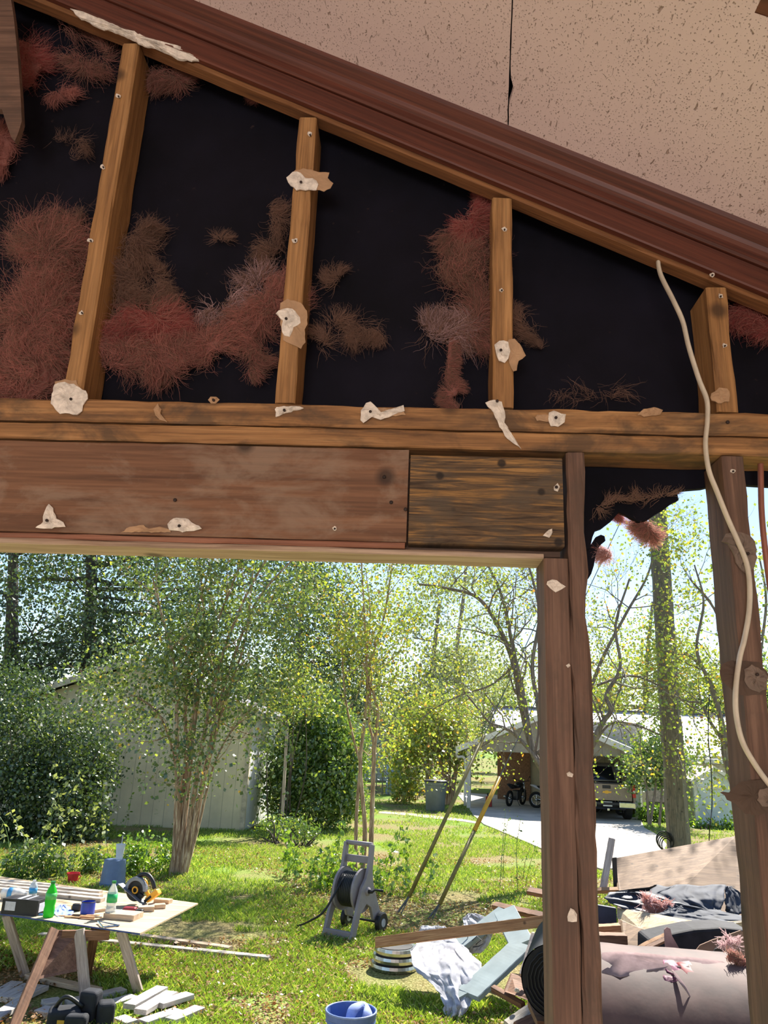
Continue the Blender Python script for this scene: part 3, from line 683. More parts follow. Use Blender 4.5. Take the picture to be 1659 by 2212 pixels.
# --- beige shed at the left
def gable_building(name, label, cat, xl, xr, Yf, depth, ze, za, wallm, sidem, roofm, oh=.35, trimm=None, band=None, thick=.1):
    xm = (xl+xr)/2; t = thing(name, (xm, Yf, 0), label, cat)
    w = .1; sl = (za-ze)/((xr-xl)/2+oh)
    def rz(x): return za - sl*abs(x-xm)
    f = [(xl, Yf, 0), (xr, Yf, 0), (xr, Yf, rz(xr)-.05), (xm, Yf, za-.05), (xl, Yf, rz(xl)-.05)]
    MB().prism(f, (0, w, 0)).build('front_wall', wallm, t)
    MB().prism([Vector(p)+Vector((0, depth-w, 0)) for p in f], (0, w, 0)).build('back_wall', wallm, t)
    for x in (xl, xr-w):
        MB().box((x+w/2, Yf+depth/2, (rz(xr)-.08)/2), (w, depth-2*w-.01, rz(xr)-.08)).build('side_wall', sidem, t)
    for s in (-1, 1):
        e = xm+s*((xr-xl)/2+oh)
        MB().prism([(xm, Yf-oh, za), (e, Yf-oh, ze), (e, Yf-oh, ze+thick), (xm, Yf-oh, za+thick)], (0, depth+2*oh, 0)).build('roof_slope', roofm, t)
        if trimm:
            MB().prism([(xm, Yf-oh-.03, za-.06), (e, Yf-oh-.03, ze-.06), (e, Yf-oh-.03, ze+thick+.02), (xm, Yf-oh-.03, za+thick+.02)], (0, .028, 0)).build('fascia', trimm, t)
    if band: MB().box((xm, Yf-.012, band), (xr-xl, .022, .05)).build('trim_band', trimm or wallm, t)
    for x in (xl+.06, xr-.06): MB().box((x, Yf-.012, rz(xr)/2-.05), (.12, .024, rz(xr)-.1)).build('corner_board', trimm or wallm, t)
    return t
Ys = 21.3
a_ = P(295, 1432, Ys); e_ = P(574, 1550, Ys); wr_ = P(543, 1600, Ys)
gable_building('shed', 'large beige shed with a low gable roof behind the multi-stemmed tree on the left', 'shed', 2*a_.x-wr_.x, wr_.x, Ys, 5.2, e_.z, a_.z, m_beige, m_white, m_shing, oh=e_.x-wr_.x, trimm=plain('shed_fascia', (188, 176, 156), .8), band=P(300, 1537, Ys).z)
# --- small white garden shed at the right
Yw = G(1540, 1783).y
a_ = P(1541, 1660, Yw); e_ = P(1491, 1690, Yw)
gable_building('garden_shed', 'small white garden shed with pinkish roof at the right, behind the utility pole', 'shed', e_.x+.1, 2*a_.x-e_.x-.1, Yw, 2.8, e_.z, a_.z, plain('white_painted_wall', (206, 214, 220), .8, var=.08, sc=1.5), plain('shaded_side_wall', (170, 162, 148), .8, var=.12, sc=1.5), plain('pinkish_roof', (196, 176, 176), .7, var=.08), oh=.1, trimm=m_wtrim, band=P(1541, 1702, Yw).z, thick=.05)  # side wall greyer than the front: its shade is put into the colour

# --- carport with gable front
A = G(1008, 1746); B = G(1381, 1771); ux = (B-A).normalized(); uy = Vector((-ux.y, ux.x, 0)); LW = (B-A).length
def cl(x, y, z): return A + ux*x + uy*y + Vector((0, 0, z))
zeL = P(990, 1620, A.y).z; ap = P(1205, 1546, (A.y+B.y)/2).z
cp_ = thing('carport', cl(LW/2, 0, 0), 'carport with a white edged gable roof sheltering motorcycles and a pickup', 'carport')
oh = .35; xm = LW/2
for s, nm in ((-1, 0), (1, 1)):
    ex = xm+s*(LW/2+oh)
    MB().prism([cl(xm, -.4, ap), cl(ex, -.4, zeL), cl(ex, -.4, zeL+.10), cl(xm, -.4, ap+.10)], uy*9.5).build('roof_slope', m_metal, cp_)
    MB().prism([cl(xm, -.44, ap-.10), cl(ex, -.44, zeL-.10), cl(ex, -.44, zeL+.12), cl(xm, -.44, ap+.12)], uy*.035).build('fascia', m_wtrim, cp_)
sl_ = (ap-zeL)/(LW/2+oh)
m_gab = siding('carport_gable_panel', (168, 160, 146), 1.6, 'X', .15)
MB().prism([cl(0, 0, zeL+.0), cl(LW, 0, zeL+.0), cl(LW, 0, zeL+.06), cl(xm, 0, ap-.03), cl(0, 0, zeL+.06)], uy*.08).build('gable_panel', m_gab, cp_)
for x in (0.06, LW-.06): MB().box(cl(x, .1, zeL/2), (.14, .14, zeL), Matrix.Rotation(math.atan2(ux.y, ux.x), 3, 'Z')).build('post', m_wtrim, cp_)
MB().prism([cl(1.6, 6.0, 0), cl(LW+.2, 6.0, 0), cl(LW+.2, 6.0, ap), cl(1.6, 6.0, ap)], uy*.1).build('back_wall', siding('carport_back_panel', (196, 188, 168), 1.2, 'X', .15), cp_)
MB().prism([cl(.1, 5.9, 0), cl(1.6, 5.9, 0), cl(1.6, 5.9, zeL+.3), cl(.1, 5.9, zeL+.3)], uy*.2).build('brick_panel', plain('brown_brick', (128, 98, 78), .9, var=.3, sc=30, bmp=.4), cp_)
MB().prism([cl(LW-.05, 1, 0), cl(LW-.05, 6, 0), cl(LW-.05, 6, zeL), cl(LW-.05, 1, zeL)], ux*.1).build('side_wall', plain('carport_side', (200, 196, 186), .8), cp_)
MB().tube(catmull([cl(-.3, -.42, zeL-.02), cl(-.3, -.35, zeL-.25), cl(-.05, -.1, zeL-.4), cl(-.05, -.1, .1)], 5), .05, 8).build('downspout', m_wtrim, cp_, smooth=True)
# main house behind the carport
hL = cl(-.1, 9.3, 0).x; Yh = cl(0, 9.3, 0).y
zr = P(1200, 1541, Yh+6).z
h = thing('house', (hL+9, Yh, 0), 'long house with a bright white roof behind the carport', 'house')
MB().box((hL+11, Yh+3, 1.1), (21, 6, 2.2)).build('wall', plain('house_wall', (190, 180, 160), .85), h)
for s in (-1, 1):
    MB().prism([(hL-.4, Yh+3+s*4.0, 2.15), (hL-.4, Yh+3, zr), (hL-.4, Yh+3, zr+.12), (hL-.4, Yh+3+s*4.0, 2.27)], (23, 0, 0)).build('roof_slope', m_metal, h)
MB().box((hL+11, Yh+3, zr+.14), (23, .25, .06)).build('ridge_cap', m_shing, h)
# white low roof behind the garden shed
a1 = P(1490, 1640, Yw+6); a2 = P(1660, 1648, Yw+6)
o = thing('lean_to', (a1.x+2, Yw+6, 0), 'low white flat roofed lean-to behind the garden shed', 'building')
MB().box(((a1.x+a2.x)/2, Yw+7, a1.z-.05), (a2.x-a1.x, 2.2, .18)).build('roof', m_wtrim, o)
MB().box(((a1.x+a2.x)/2, Yw+7.2, (a1.z-.16)/2), (a2.x-a1.x-.2, 1.6, a1.z-.16)).build('wall', plain('leanto_wall', (180, 176, 168), .8), o)
# distant grey house between the shrubs
a1 = P(795, 1552, 50); a2 = P(862, 1598, 50); zb = P(815, 1660, 50).z
o = thing('distant_house', (a1.x, 50, 0), 'distant pale blue-grey house glimpsed beyond the lawn', 'house')
MB().prism([(a1.x-6, 50, 0), (a2.x, 50, 0), (a2.x, 50, a2.z-.1), (a1.x, 50, a1.z-.1), (a1.x-6, 50, a2.z)], (0, 7, 0)).build('wall', plain('pale_blue_wall', (176, 188, 196), .8), o)
MB().prism([(a1.x, 49.6, a1.z), (a2.x+.5, 49.6, a2.z-.2), (a2.x+.5, 49.6, a2.z+.05), (a1.x, 49.6, a1.z+.25)], (0, 8, 0)).build('roof_slope', m_wtrim, o)
MB().prism([(a1.x, 49.6, a1.z), (a1.x-7, 49.6, a2.z-.2), (a1.x-7, 49.6, a2.z+.05), (a1.x, 49.6, a1.z+.25)], (0, 8, 0)).build('roof_slope', m_wtrim, o)

# --- grey wheelie bin
bp = G(940, 1752); bh = P(940, 1684, bp.y).z
t = thing('trash_bin', bp, 'grey green round trash bin standing on the lawn by the carport', 'trash bin')
m_bin = plain('grey_green_plastic', (98, 108, 108), .55, var=.08, sc=3)
bw = .40
m = MB().lathe([(bw*.80, .0), (bw*.84, .05), (bw*.98, bh*.82), (bw*1.02, bh*.83), (bw*1.02, bh*.93), (bw*.98, bh*.93)], bp, 32)
m.build('body', m_bin, t, smooth=False, bevel=.006)
MB().lathe([(bw*1.0, bh*.935), (bw*1.10, bh*.94), (bw*1.10, bh*.965), (bw*.9, bh*.99), (bw*.3, bh*1.01)], bp, 32).build('lid', m_black, t, smooth=True)
MB().tube([bp+Vector((bw*1.02, -.1, bh*.9)), bp+Vector((bw*1.22, -.05, bh*.93)), bp+Vector((bw*1.22, .1, bh*.93)), bp+Vector((bw*1.02, .1, bh*.9))], .02, 8).build('handle', m_black, t)

# --- utility pole with guy wires
pb = G(1471, 1890); pY = pb.y
pr = 40/2/ppm(pY)*1.0
mtop = P(1455, 690, pY).z+.8
m_pole = wood('pole_wood', (92, 84, 76), (124, 114, 102), (150, 140, 126), stain=(70, 74, 70), stain_amt=.5)
pol = beam('utility_pole', (pb.x, pb.y, 0), (pb.x, pb.y, mtop), pr*2, pr*2, m_pole, None, up=(0, 1, 0), cham=pr*.59, wob=.006, n=60, taper=.80, seed=50)
tag(pol, 'thick grey brown wooden utility pole seen between the two right posts', 'utility pole')
mg = plain('galvanised_wire', (104, 104, 100), .5, .5); m_yel = plain('yellow_guard', (196, 150, 44), .5, var=.1); m_olv = plain('olive_guard', (128, 116, 62), .5, .1, var=.1)
for k, (bx_, by_, tx_, ty_, zt, lb, mt) in enumerate([(866, 1975, 1045, 1590, 702, 'dull olive guy wire guard leaning right, the left one of two', m_olv), (934, 1986, 1079, 1680, 690, 'yellow topped guy wire guard leaning right, the right one of two', m_yel)]):
    b0 = G(bx_, by_)
    # top of the guy: on the pole; pick the height at which the line meets the pole
    best = None
    for zz in np.linspace(5, mtop-.2, 400):
        e = Vector((pb.x-.12, pb.y-.1, zz)); v = Vector(((e-b0)))
        def px(p):
            d = np.array(p)-_C; return 829.5+F*d@_cr/(d@_f), 1106-F*d@_cu/(d@_f)
        q0 = px(b0); q1 = px(e); s_ = (q1[0]-q0[0])/(q1[1]-q0[1]); w_ = (tx_-bx_)/(ty_-by_)
        if best is None or abs(s_-w_) < best[0]: best = (abs(s_-w_), e, (ty_-by_)/(q1[1]-q0[1]))
    e = best[1]
    # fraction along the 3D line whose image is at (tx,ty)
    fr = None
    for f_ in np.linspace(.02, .9, 300):
        q = px(b0+(e-b0)*f_)
        if q[1] <= ty_: fr = f_; break
    t = thing('guy_wire', b0, lb, 'guy wire')
    MB().tube([b0+(e-b0)*.0, e], .008, 6).build('wire', mg, t)
    c0 = b0+(e-b0)*.02; c1 = b0+(e-b0)*fr
    MB().tube([c0, c0+(c1-c0)*(.55 if k else 1)], .030, 10).build('guard', m_olv if k else mt, t, smooth=True)
    if k: MB().tube([c0+(c1-c0)*.55, c1], .034, 10).build('yellow_sleeve', m_yel, t, smooth=True)
    MB().tube([b0+Vector((-.1, 0, -.05)), b0+(e-b0)*.02], .016, 8).build('anchor_rod', mg, t)
t = MB()
for k in range(5):
    t.torus(Vector((pb.x-pr*1.0-.09, pb.y-.08-.02*k, P(1450, 1815, pY).z-.02*k)), .17-.01*k, .012, Matrix.Rotation(R(90), 3, 'X') @ Matrix.Rotation(R(15*k-30), 3, 'Y'), 26, 6)
tag(t.build('cable_coil', m_black, smooth=True), 'black cable coil hanging on the left side of the utility pole', 'cable coil')

# --- pickup truck, tail towards us
def truck(loc, ang):
    M = Matrix.Translation(loc) @ Matrix.Rotation(ang, 4, 'Z'); R3 = M.to_3x3()
    t = thing('pickup_truck', loc, 'grey brown pickup truck parked tail out under the carport', 'truck')
    paint = plain('truck_paint', (122, 112, 104), .3, .5, var=.05); dk = plain('tinted_glass', (20, 22, 26), .08)
    red = plain('red_lens', (200, 36, 30), .25, var=.05); pl = plain('license_plate', (214, 216, 206), .5, var=.1, sc=30); gold = plain('gold_emblem', (206, 160, 60), .3, .5, var=.05)
    def B_(name, c, s, mat, par=t, bv=.01): 
        return MB().box(M @ Vector(c), s, R3).build(name, mat, par, bevel=bv)
    def PR(name, pts, ext, mat, bv=0, par=t): return MB().prism([M @ Vector(p) for p in pts], R3 @ Vector(ext)).build(name, mat, par, bevel=bv)
    # bed sides with wheel arches, side profile extruded
    for s in (-1, 1):
        arch = [(s*.98, 1.05+.5*math.cos(a), .42+.5*math.sin(a)) for a in np.linspace(0, math.pi, 12)]
        prof = [(s*.98, .03, .62), (s*.98, .03, 1.22), (s*.98, 2.0, 1.24), (s*.98, 5.6, 1.15), (s*.98, 5.75, .55), (s*.98, 5.2, .5)] + [(s*.98, 4.75+.5*math.cos(a), .42+.5*math.sin(a)) for a in np.linspace(0, math.pi, 12)] + [(s*.98, 4.2, .45), (s*.98, 1.6, .45)] + arch + [(s*.98, .5, .6)]
        PR('body_side', prof, (-s*.09, 0, 0), paint)
    B_('tailgate', (0, .05, .93), (1.72, .07, .56), paint, bv=.02)
    tg = MB().box(M @ Vector((0, .05, 1.225)), (1.78, .09, .045), R3).build('tailgate_cap', m_black, t, bevel=.01)
    B_('tailgate_handle', (0, .01, 1.10), (.28, .03, .11), m_black)
    # bow-tie shaped emblem
    bw_, bh_ = .15, .05
    pts = [(-bw_, .012, .93-bh_*.55), (-bw_+.03, .012, .93+bh_*.55), (-.05, .012, .93+bh_*.55), (-.05, .012, .93+bh_), (.06, .012, .93+bh_), (.06, .012, .93+bh_*.55), (bw_+.02, .012, .93+bh_*.55), (bw_-.01, .012, .93-bh_*.55), (.05, .012, .93-bh_*.55), (.05, .012, .93-bh_), (-.06, .012, .93-bh_), (-.06, .012, .93-bh_*.55)]
    PR('emblem', pts, (0, -.012, 0), gold)
    for s in (-1, 1):
        B_('tail_light', (s*.925, .02, .99), (.11, .06, .42), red)
        B_('reverse_light', (s*.925, -.012, .97), (.08, .01, .09), plain('clear_lens', (230, 220, 215), .3))
        B_('bumper_end', (s*.66, -.06, .53), (.56, .16, .2), m_chrome, bv=.03)
    B_('bumper_step', (0, -.04, .56), (.8, .14, .10), m_black)
    B_('license_plate', (0, -.10, .55), (.31, .01, .155), pl)
    B_('tow_hitch', (0, -.1, .38), (.08, .25, .08), m_chrome)
    MB().tube([M @ Vector((-.6, -.05, .40)), M @ Vector((.6, -.05, .40))], .035, 8).build('hitch_bar', m_black, t)
    B_('bed_floor', (0, 1.0, .75), (1.7, 1.9, .06), m_black)
    # cab
    cab = [(-.80, 2.05, 1.2), (-.72, 2.35, 1.80), (-.6, 2.6, 1.86), (-.6, 3.5, 1.84), (-.72, 4.4, 1.2)]
    PR('cab', [(p[0]*0-.86, p[1], p[2]) for p in cab], (1.72, 0, 0), paint, bv=.05)
    PR('rear_window', [(-.66, 2.09, 1.26), (.66, 2.09, 1.26), (.60, 2.31, 1.72), (-.60, 2.31, 1.72)], (0, -.02, .01), dk)
    B_('hood', (0, 4.95, 1.12), (1.76, 1.2, .16), paint, bv=.04)
    B_('front_bumper', (0, 5.78, .6), (1.85, .14, .26), m_chrome, bv=.03)
    for s in (-1, 1):
        B_('side_mirror', (s*1.13, 3.9, 1.35), (.2, .1, .26), m_black, bv=.03)
        for y in (1.05, 4.75):
            c = M @ Vector((s*.85, y, .40)); rt = Matrix.Rotation(ang, 3, 'Z') @ Matrix.Rotation(R(90), 3, 'Y')
            w = MB().lathe([(.25, -.13), (.37, -.13), (.40, -.09), (.40, .09), (.37, .13), (.25, .13)], c, 28, rt).build('wheel', m_tyre, t)
            MB().lathe([(.05, -.15), (.2, -.14), (.24, -.10), (.24, .10), (.2, .14), (.05, .15)], c, 20, rt).build('rim', m_chrome, w)
    B_('chassis', (0, 2.8, .42), (.9, 5.2, .14), m_black)
tr_ = G(1375, 1779); tr_ = G(1372, 1777)
tloc = tr_ - Vector((.95, 0, 0)) + Vector((0, -.1, .03))
truck(tloc, R(-4))

# --- motorcycles
def motorcycle(loc, ang, label, tank, lean=0):
    M = Matrix.Translation(loc) @ Matrix.Rotation(ang, 4, 'Z') @ Matrix.Rotation(lean, 4, 'Y'); R3 = M.to_3x3()
    t = thing('motorcycle', loc, label, 'motorcycle')
    T_ = plain('bike_paint', tank, .3, var=.08); rt = R3 @ Matrix.Rotation(R(90), 3, 'Y')
    for y, nm in ((-.70, 'front_wheel'), (.70, 'rear_wheel')):
        w = MB().torus(M @ Vector((0, y, .31)), .26, .055, rt, 30, 8).build(nm, m_tyre, t, smooth=True)
        MB().torus(M @ Vector((0, y, .31)), .20, .012, rt, 24, 6).lathe([(.05, -.05), (.06, 0), (.05, .05)], M @ Vector((0, y, .31)), 12, rt).build('hub', m_chrome, w, smooth=True)
        sp = MB()
        for k in range(8):
            a = k*math.pi/4; sp.tube([M @ Vector((0, y, .31)), M @ Vector((0, y+.2*math.cos(a), .31+.2*math.sin(a)))], .007, 5)
        sp.build('spokes', m_chrome, w)
    def tb(name, pts, r, mat, flat=1, n=8): return MB().tube([M @ Vector(p) for p in pts], r, n, flat=flat).build(name, mat, t, smooth=True)
    for s in (-1, 1): tb('fork', [(s*.08, -.70, .31), (s*.09, -.52, .85)], .024, m_chrome)
    tb('handlebar', [(-.38, -.36, 1.02), (-.2, -.42, .98), (0, -.48, .93), (.2, -.42, .98), (.38, -.36, 1.02)], .016, m_black)
    tb('headlight', [(0, -.66, .86), (0, -.54, .86)], [.09, .10], m_chrome, n=16)
    tb('fuel_tank', [(0, -.42, .80), (0, -.30, .82), (0, -.08, .80), (0, .06, .74)], [.06, .16, .15, .07], T_, .8, 14)
    tb('seat', [(0, .02, .74), (0, .25, .74), (0, .55, .80), (0, .72, .82)], [.09, .13, .12, .05], m_black, .5, 12)
    tb('front_fender', [(0, -.98, .40), (0, -.92, .60), (0, -.70, .66), (0, -.48, .60)], [.04, .07, .07, .05], T_, .35, 10)
    tb('tail_fairing', [(0, .50, .72), (0, .80, .84), (0, .95, .86)], [.10, .10, .05], T_, .6, 10)
    MB().box(M @ Vector((0, -.02, .42)), (.26, .42, .38), R3).build('engine', plain('engine_grey', (70, 70, 74), .4, .6), t, bevel=.04)
    tb('exhaust_pipe', [(.12, -.1, .35), (.17, .2, .28), (.2, .75, .36)], [.03, .04, .055], m_chrome)
    tb('frame_tube', [(0, -.5, .88), (0, -.3, .4), (0, .1, .24), (0, .7, .31)], .025, m_black)
    for s in (-1, 1): tb('mirror', [(s*.3, -.38, 1.02), (s*.33, -.42, 1.16), (s*.36, -.42, 1.17)], [.008, .01, .045], m_black)
    MB().tube([M @ Vector((-.08, .1, .26)), M @ Vector((-.24, .14, .02))], .012, 6).build('kickstand', m_black, t)
motorcycle(cl(1.45, 2.7, .02), R(150), 'dark motorcycle leftmost of three, beside the brick of the carport', (30, 32, 38), R(-5))
motorcycle(cl(3.05, 1.9, .02), R(60), 'black and white motorcycle in the middle of three, under the carport', (190, 188, 192), R(5))
motorcycle(cl(5.15, 1.6, .02), R(28), 'red trimmed motorcycle nearest the opening post, rightmost of three', (172, 44, 40), R(6))
# red fuel can by the post
t = thing('fuel_can', cl(.62, 1.2, .03), 'small red fuel can just inside the left carport post', 'fuel can')
MB().box(cl(.62, 1.2, .22), (.24, .3, .38)).build('body', plain('red_can', (150, 40, 34), .5), t, bevel=.03)
MB().tube([cl(.62, 1.1, .42), cl(.62, .98, .52)], .025, 8).build('spout', m_black, t)
# --- clothes line / chain-link gate frame and blue bin far off
t = thing('pipe_frame', P(872, 1640, 38)*1, 'thin grey pipe frame far off between the bushes', 'frame')
def pw(x, y, Y): return P(x, y, Y)
mpipe = plain('grey_pipe', (120, 120, 116), .5, .5)
MB().tube([pw(810, 1612, 38), pw(890, 1614, 38)], .035, 6).build('crossbar', mpipe, t)
for x in (812, 872): MB().tube([pw(x, 1580 if x > 850 else 1605, 38), Vector((pw(x, 1612, 38).x, 38, 0))], .035, 6).build('upright', mpipe, t)
MB().tube([pw(812, 1608, 38), pw(872, 1582, 38)], .03, 6).build('brace', mpipe, t)
bb = G(848, 1716)
t = thing('blue_barrel', bb, 'pale blue upright barrel far away beyond the lawn', 'barrel')
zt_ = P(848, 1650, bb.y).z
MB().lathe([(.3, 0), (.33, .05), (.33, zt_*.6), (.35, zt_*.62), (.33, zt_*.66), (.3, zt_)], bb, 20).build('body', plain('pale_blue_plastic', (150, 176, 208), .5), t, smooth=True)
MB().lathe([(.31, zt_), (.33, zt_+.02), (.2, zt_+.06)], bb, 20).build('lid', plain('dark_lid', (80, 88, 96), .5), t, smooth=True)
# chain-link style low fence
t = thing('garden_fence', G(845, 1722), 'low thin wire fence beyond the lawn, right of the big shrub', 'fence')
f0 = G(812, 1716); f1 = G(905, 1722)
n = 7
for i in range(n+1):
    q = f0+(f1-f0)*(i/n); MB().tube([q, q+Vector((0, 0, 1.1))], .03, 6).build('fence_post', mpipe, t)
m = MB()
for k in range(7): m.tube([f0+Vector((0, 0, .12+k*.15)), f1+Vector((0, 0, .12+k*.15))], .008, 4)
m.build('wires', mpipe, t)
# ================================================================== plants
class Veg:
    """collects branches (tubes) and leaf anchor points"""
    def __init__(s, seed): s.rg = np.random.default_rng(seed); s.tubes = []; s.anch = []
    def limb(s, pts, r0, r1, k=6):
        pp = catmull(pts, k); n = len(pp); rad = [r0+(r1-r0)*(i/(n-1)) for i in range(n)]
        s.tubes.append((pp, rad)); return pp, rad
    def grow(s, p, d, L, r, lev, up=.25, spread=.7, kids=3, jit=.22, lf=1.0, shrink=.62):
        rg = s.rg; n = 6 if lev else 5; pts = [Vector(p)]; d = Vector(d).normalized()
        for i in range(n):
            d = (d+Vector(rg.normal(0, jit, 3))+Vector((0, 0, up*.25))).normalized(); pts.append(pts[-1]+d*(L/n))
        rad = [r*(1-.75*i/n) for i in range(n+1)]; s.tubes.append((pts, rad))
        if lev <= 1:
            for q in pts[2:]: s.anch.append((q, lf))
        if lev > 0:
            for k in range(kids):
                i = int(rg.integers(2, n+1)); dd = (pts[i]-pts[i-1]).normalized()
                nd = (dd+Vector(rg.normal(0, spread, 3))).normalized()
                s.grow(pts[i], nd, L*shrink*rg.uniform(.7, 1.2), max(.003, rad[i]*.65), lev-1, up, spread, kids, jit, lf, shrink)
    def sprout(s, pp, rad, n, L, lev, t0=.3, **k):
        for _ in range(n):
            i = int(s.rg.integers(int(len(pp)*t0), len(pp))); d = (pp[min(i+1, len(pp)-1)]-pp[i-1]).normalized()
            nd = (d*.5+Vector(s.rg.normal(0, .7, 3))); s.grow(pp[i], nd, L*s.rg.uniform(.6, 1.3), max(.004, rad[i]*.5), lev, **k)
    def blobs(s, c, rad, n, squash=(1, 1, 1), hollow=.3):
        """leaf clump anchors filling an ellipsoid"""
        v = s.rg.normal(0, 1, (n, 3)); v /= np.linalg.norm(v, axis=1)[:, None]
        v *= (hollow+(1-hollow)*s.rg.random((n, 1))**.5)*rad; v *= np.array(squash)
        for q in v: s.anch.append((Vector(c)+Vector(q), 1.0))
    def wood(s, mat, parent, name='branches', sides=5):
        V = []; Q = []; k0 = 0
        for pts, rad in s.tubes:
            pts = np.array([list(p) for p in pts]); n = len(pts)
            t = np.gradient(pts, axis=0); t /= np.linalg.norm(t, axis=1)[:, None]+1e-9
            a = np.cross(t, [.3, .9, .1]); a /= np.linalg.norm(a, axis=1)[:, None]+1e-9; b = np.cross(t, a)
            sd = 9 if max(rad) > .04 else sides
            th = np.arange(sd)*2*math.pi/sd; rr = np.array(rad)[:, None, None]
            ring = pts[:, None, :]+(a[:, None, :]*np.cos(th)[None, :, None]+b[:, None, :]*np.sin(th)[None, :, None])*rr
            V.append(ring.reshape(-1, 3)); i = np.arange(n-1)[:, None]*sd; j = np.arange(sd)[None]
            q = np.stack([i+j, i+(j+1) % sd, i+sd+(j+1) % sd, i+sd+j], -1).reshape(-1, 4)+k0
            Q.append(q); k0 += n*sd
        return fastmesh(name, np.concatenate(V), np.concatenate(Q), mat, parent, smooth=True)
    def leaves(s, mat, parent, per=12, size=.05, spread=.18, asp=.42, name='foliage', droop=.3, maxy=None):
        rg = s.rg; A_ = np.array([list(a) for a, f in s.anch]); n = len(A_)*per
        c = np.repeat(A_, per, 0)+rg.normal(0, spread, (n, 3))
        d = rg.normal(0, 1, (n, 3)); d[:, 2] -= droop; d /= np.linalg.norm(d, axis=1)[:, None]
        b = np.cross(d, rg.normal(0, 1, (n, 3))); b /= np.linalg.norm(b, axis=1)[:, None]+1e-9
        L = (size*rg.uniform(.6, 1.3, n))[:, None]; nn = np.cross(d, b)
        v = np.stack([c, c+d*L*.5+b*L*asp-nn*L*.06, c+d*L, c+d*L*.5-b*L*asp-nn*L*.06], 1)
        v = v.reshape(-1, 3); v[:, 2] = np.maximum(v[:, 2], .005)
        q = np.arange(n*4).reshape(-1, 4)
        return fastmesh(name, v, q, mat, parent)
m_bark = bark('crape_bark', (110, 84, 64), (168, 138, 112), (226, 204, 178))
m_barkdk = bark('dark_bark', (52, 46, 42), (74, 66, 58), (100, 90, 80))
m_bargrey = bark('grey_bark', (98, 88, 84), (128, 116, 110), (158, 146, 138))
Lf_dk = leafmat('dark_green_leaves', [(0, (40, 62, 36)), (.5, (58, 84, 48)), (.85, (84, 110, 58)), (1, (130, 148, 76))], .30, .10, .45)
Lf_md = leafmat('mid_green_leaves', [(0, (60, 92, 48)), (.5, (92, 128, 60)), (.85, (128, 160, 74)), (1, (176, 180, 84))], .48, .12)
Lf_yg = leafmat('yellow_green_leaves', [(0, (98, 124, 60)), (.4, (136, 160, 74)), (.8, (172, 184, 88)), (.95, (206, 186, 80)), (1, (214, 134, 70))], .55, .10)
Lf_cr = leafmat('crape_leaves', [(0, (62, 86, 58)), (.45, (90, 116, 74)), (.8, (124, 148, 88)), (.95, (168, 184, 90)), (1, (200, 150, 84))], .45, .10)
Lf_br = leafmat('bright_green_leaves', [(0, (70, 110, 36)), (.5, (108, 150, 50)), (1, (158, 190, 74))], .5, .10)
Lf_gy = leafmat('grey_green_leaves', [(0, (112, 128, 98)), (.5, (142, 156, 118)), (1, (172, 180, 136))], .5, .10)

# --- multi-stemmed tree (left)
def stems_tree(name, label, base, stems, Y, mat, leafm, seed, per, size, r0, nsp, L, lev, bundle=0, spread=.16, cat='tree', lf_t0=.35, extra=None, kids=3, jit=.2):
    v = Veg(seed); t = thing(name, base, label, cat)
    for st in stems:
        rr = r0
        if isinstance(st, tuple): st, rr = st
        dy = v.rg.uniform(-1, 1)*bundle; pts = []
        for i, (x, y) in enumerate(st):
            q = P(x, y, Y+dy*(i/(len(st)-1))**1.2*1.0)
            if i == 0: q.z = max(q.z, -.05) if abs(q.z) > .3 else -.05
            pts.append(q)
        pp, rad = v.limb(pts, rr, rr*.30)
        v.sprout(pp, rad, nsp, L, lev, t0=lf_t0, kids=kids, jit=jit)
    if extra: extra(v)
    v.wood(mat, t); v.leaves(leafm, t, per, size, spread); return t
b1 = G(385, 1890)
st1 = [([(368, 1890), (385, 1790), (383, 1650), (382, 1560), (378, 1440), (350, 1330), (330, 1250)], .052),
       ([(375, 1892), (392, 1780), (405, 1650), (400, 1540), (410, 1420), (435, 1290), (470, 1180)], .052),
       ([(380, 1892), (400, 1760), (412, 1640), (425, 1530), (450, 1400), (495, 1280), (540, 1170)], .052),
       ([(390, 1892), (412, 1760), (432, 1640), (452, 1530), (485, 1400), (540, 1270), (600, 1170)], .05),
       ([(395, 1890), (425, 1750), (452, 1620), (468, 1540), (512, 1400), (560, 1290), (650, 1190)], .045),
       ([(385, 1893), (398, 1800), (395, 1700), (408, 1600), (428, 1480), (440, 1350), (430, 1200)], .055),
       ([(398, 1889), (418, 1800), (440, 1690), (470, 1570), (500, 1470), (530, 1380), (548, 1220)], .05),
       ([(372, 1890), (378, 1770), (378, 1650), (352, 1560), (320, 1520), (280, 1500)], .04),
       ([(400, 1888), (430, 1780), (460, 1660), (500, 1580), (560, 1530)], .03)]
stems_tree('crape_myrtle', 'tall multi-stemmed tree with pale streaked trunks in front of the beige shed', b1, st1, b1.y, m_bark, Lf_cr, 11, 5, .07, .06, 9, 1.2, 2, bundle=.8, spread=.17, lf_t0=.45,
           extra=lambda v: [v.blobs(P(x, y, b1.y+v.rg.uniform(-.5, .8)), r, n) for x, y, r, n in [(380, 1500, .7, 50), (440, 1450, .7, 60), (300, 1420, .8, 60), (470, 1530, .5, 36), (330, 1570, .5, 30), (250, 1480, .6, 24), (400, 1380, .8, 50), (180, 1500, .5, 14)]])
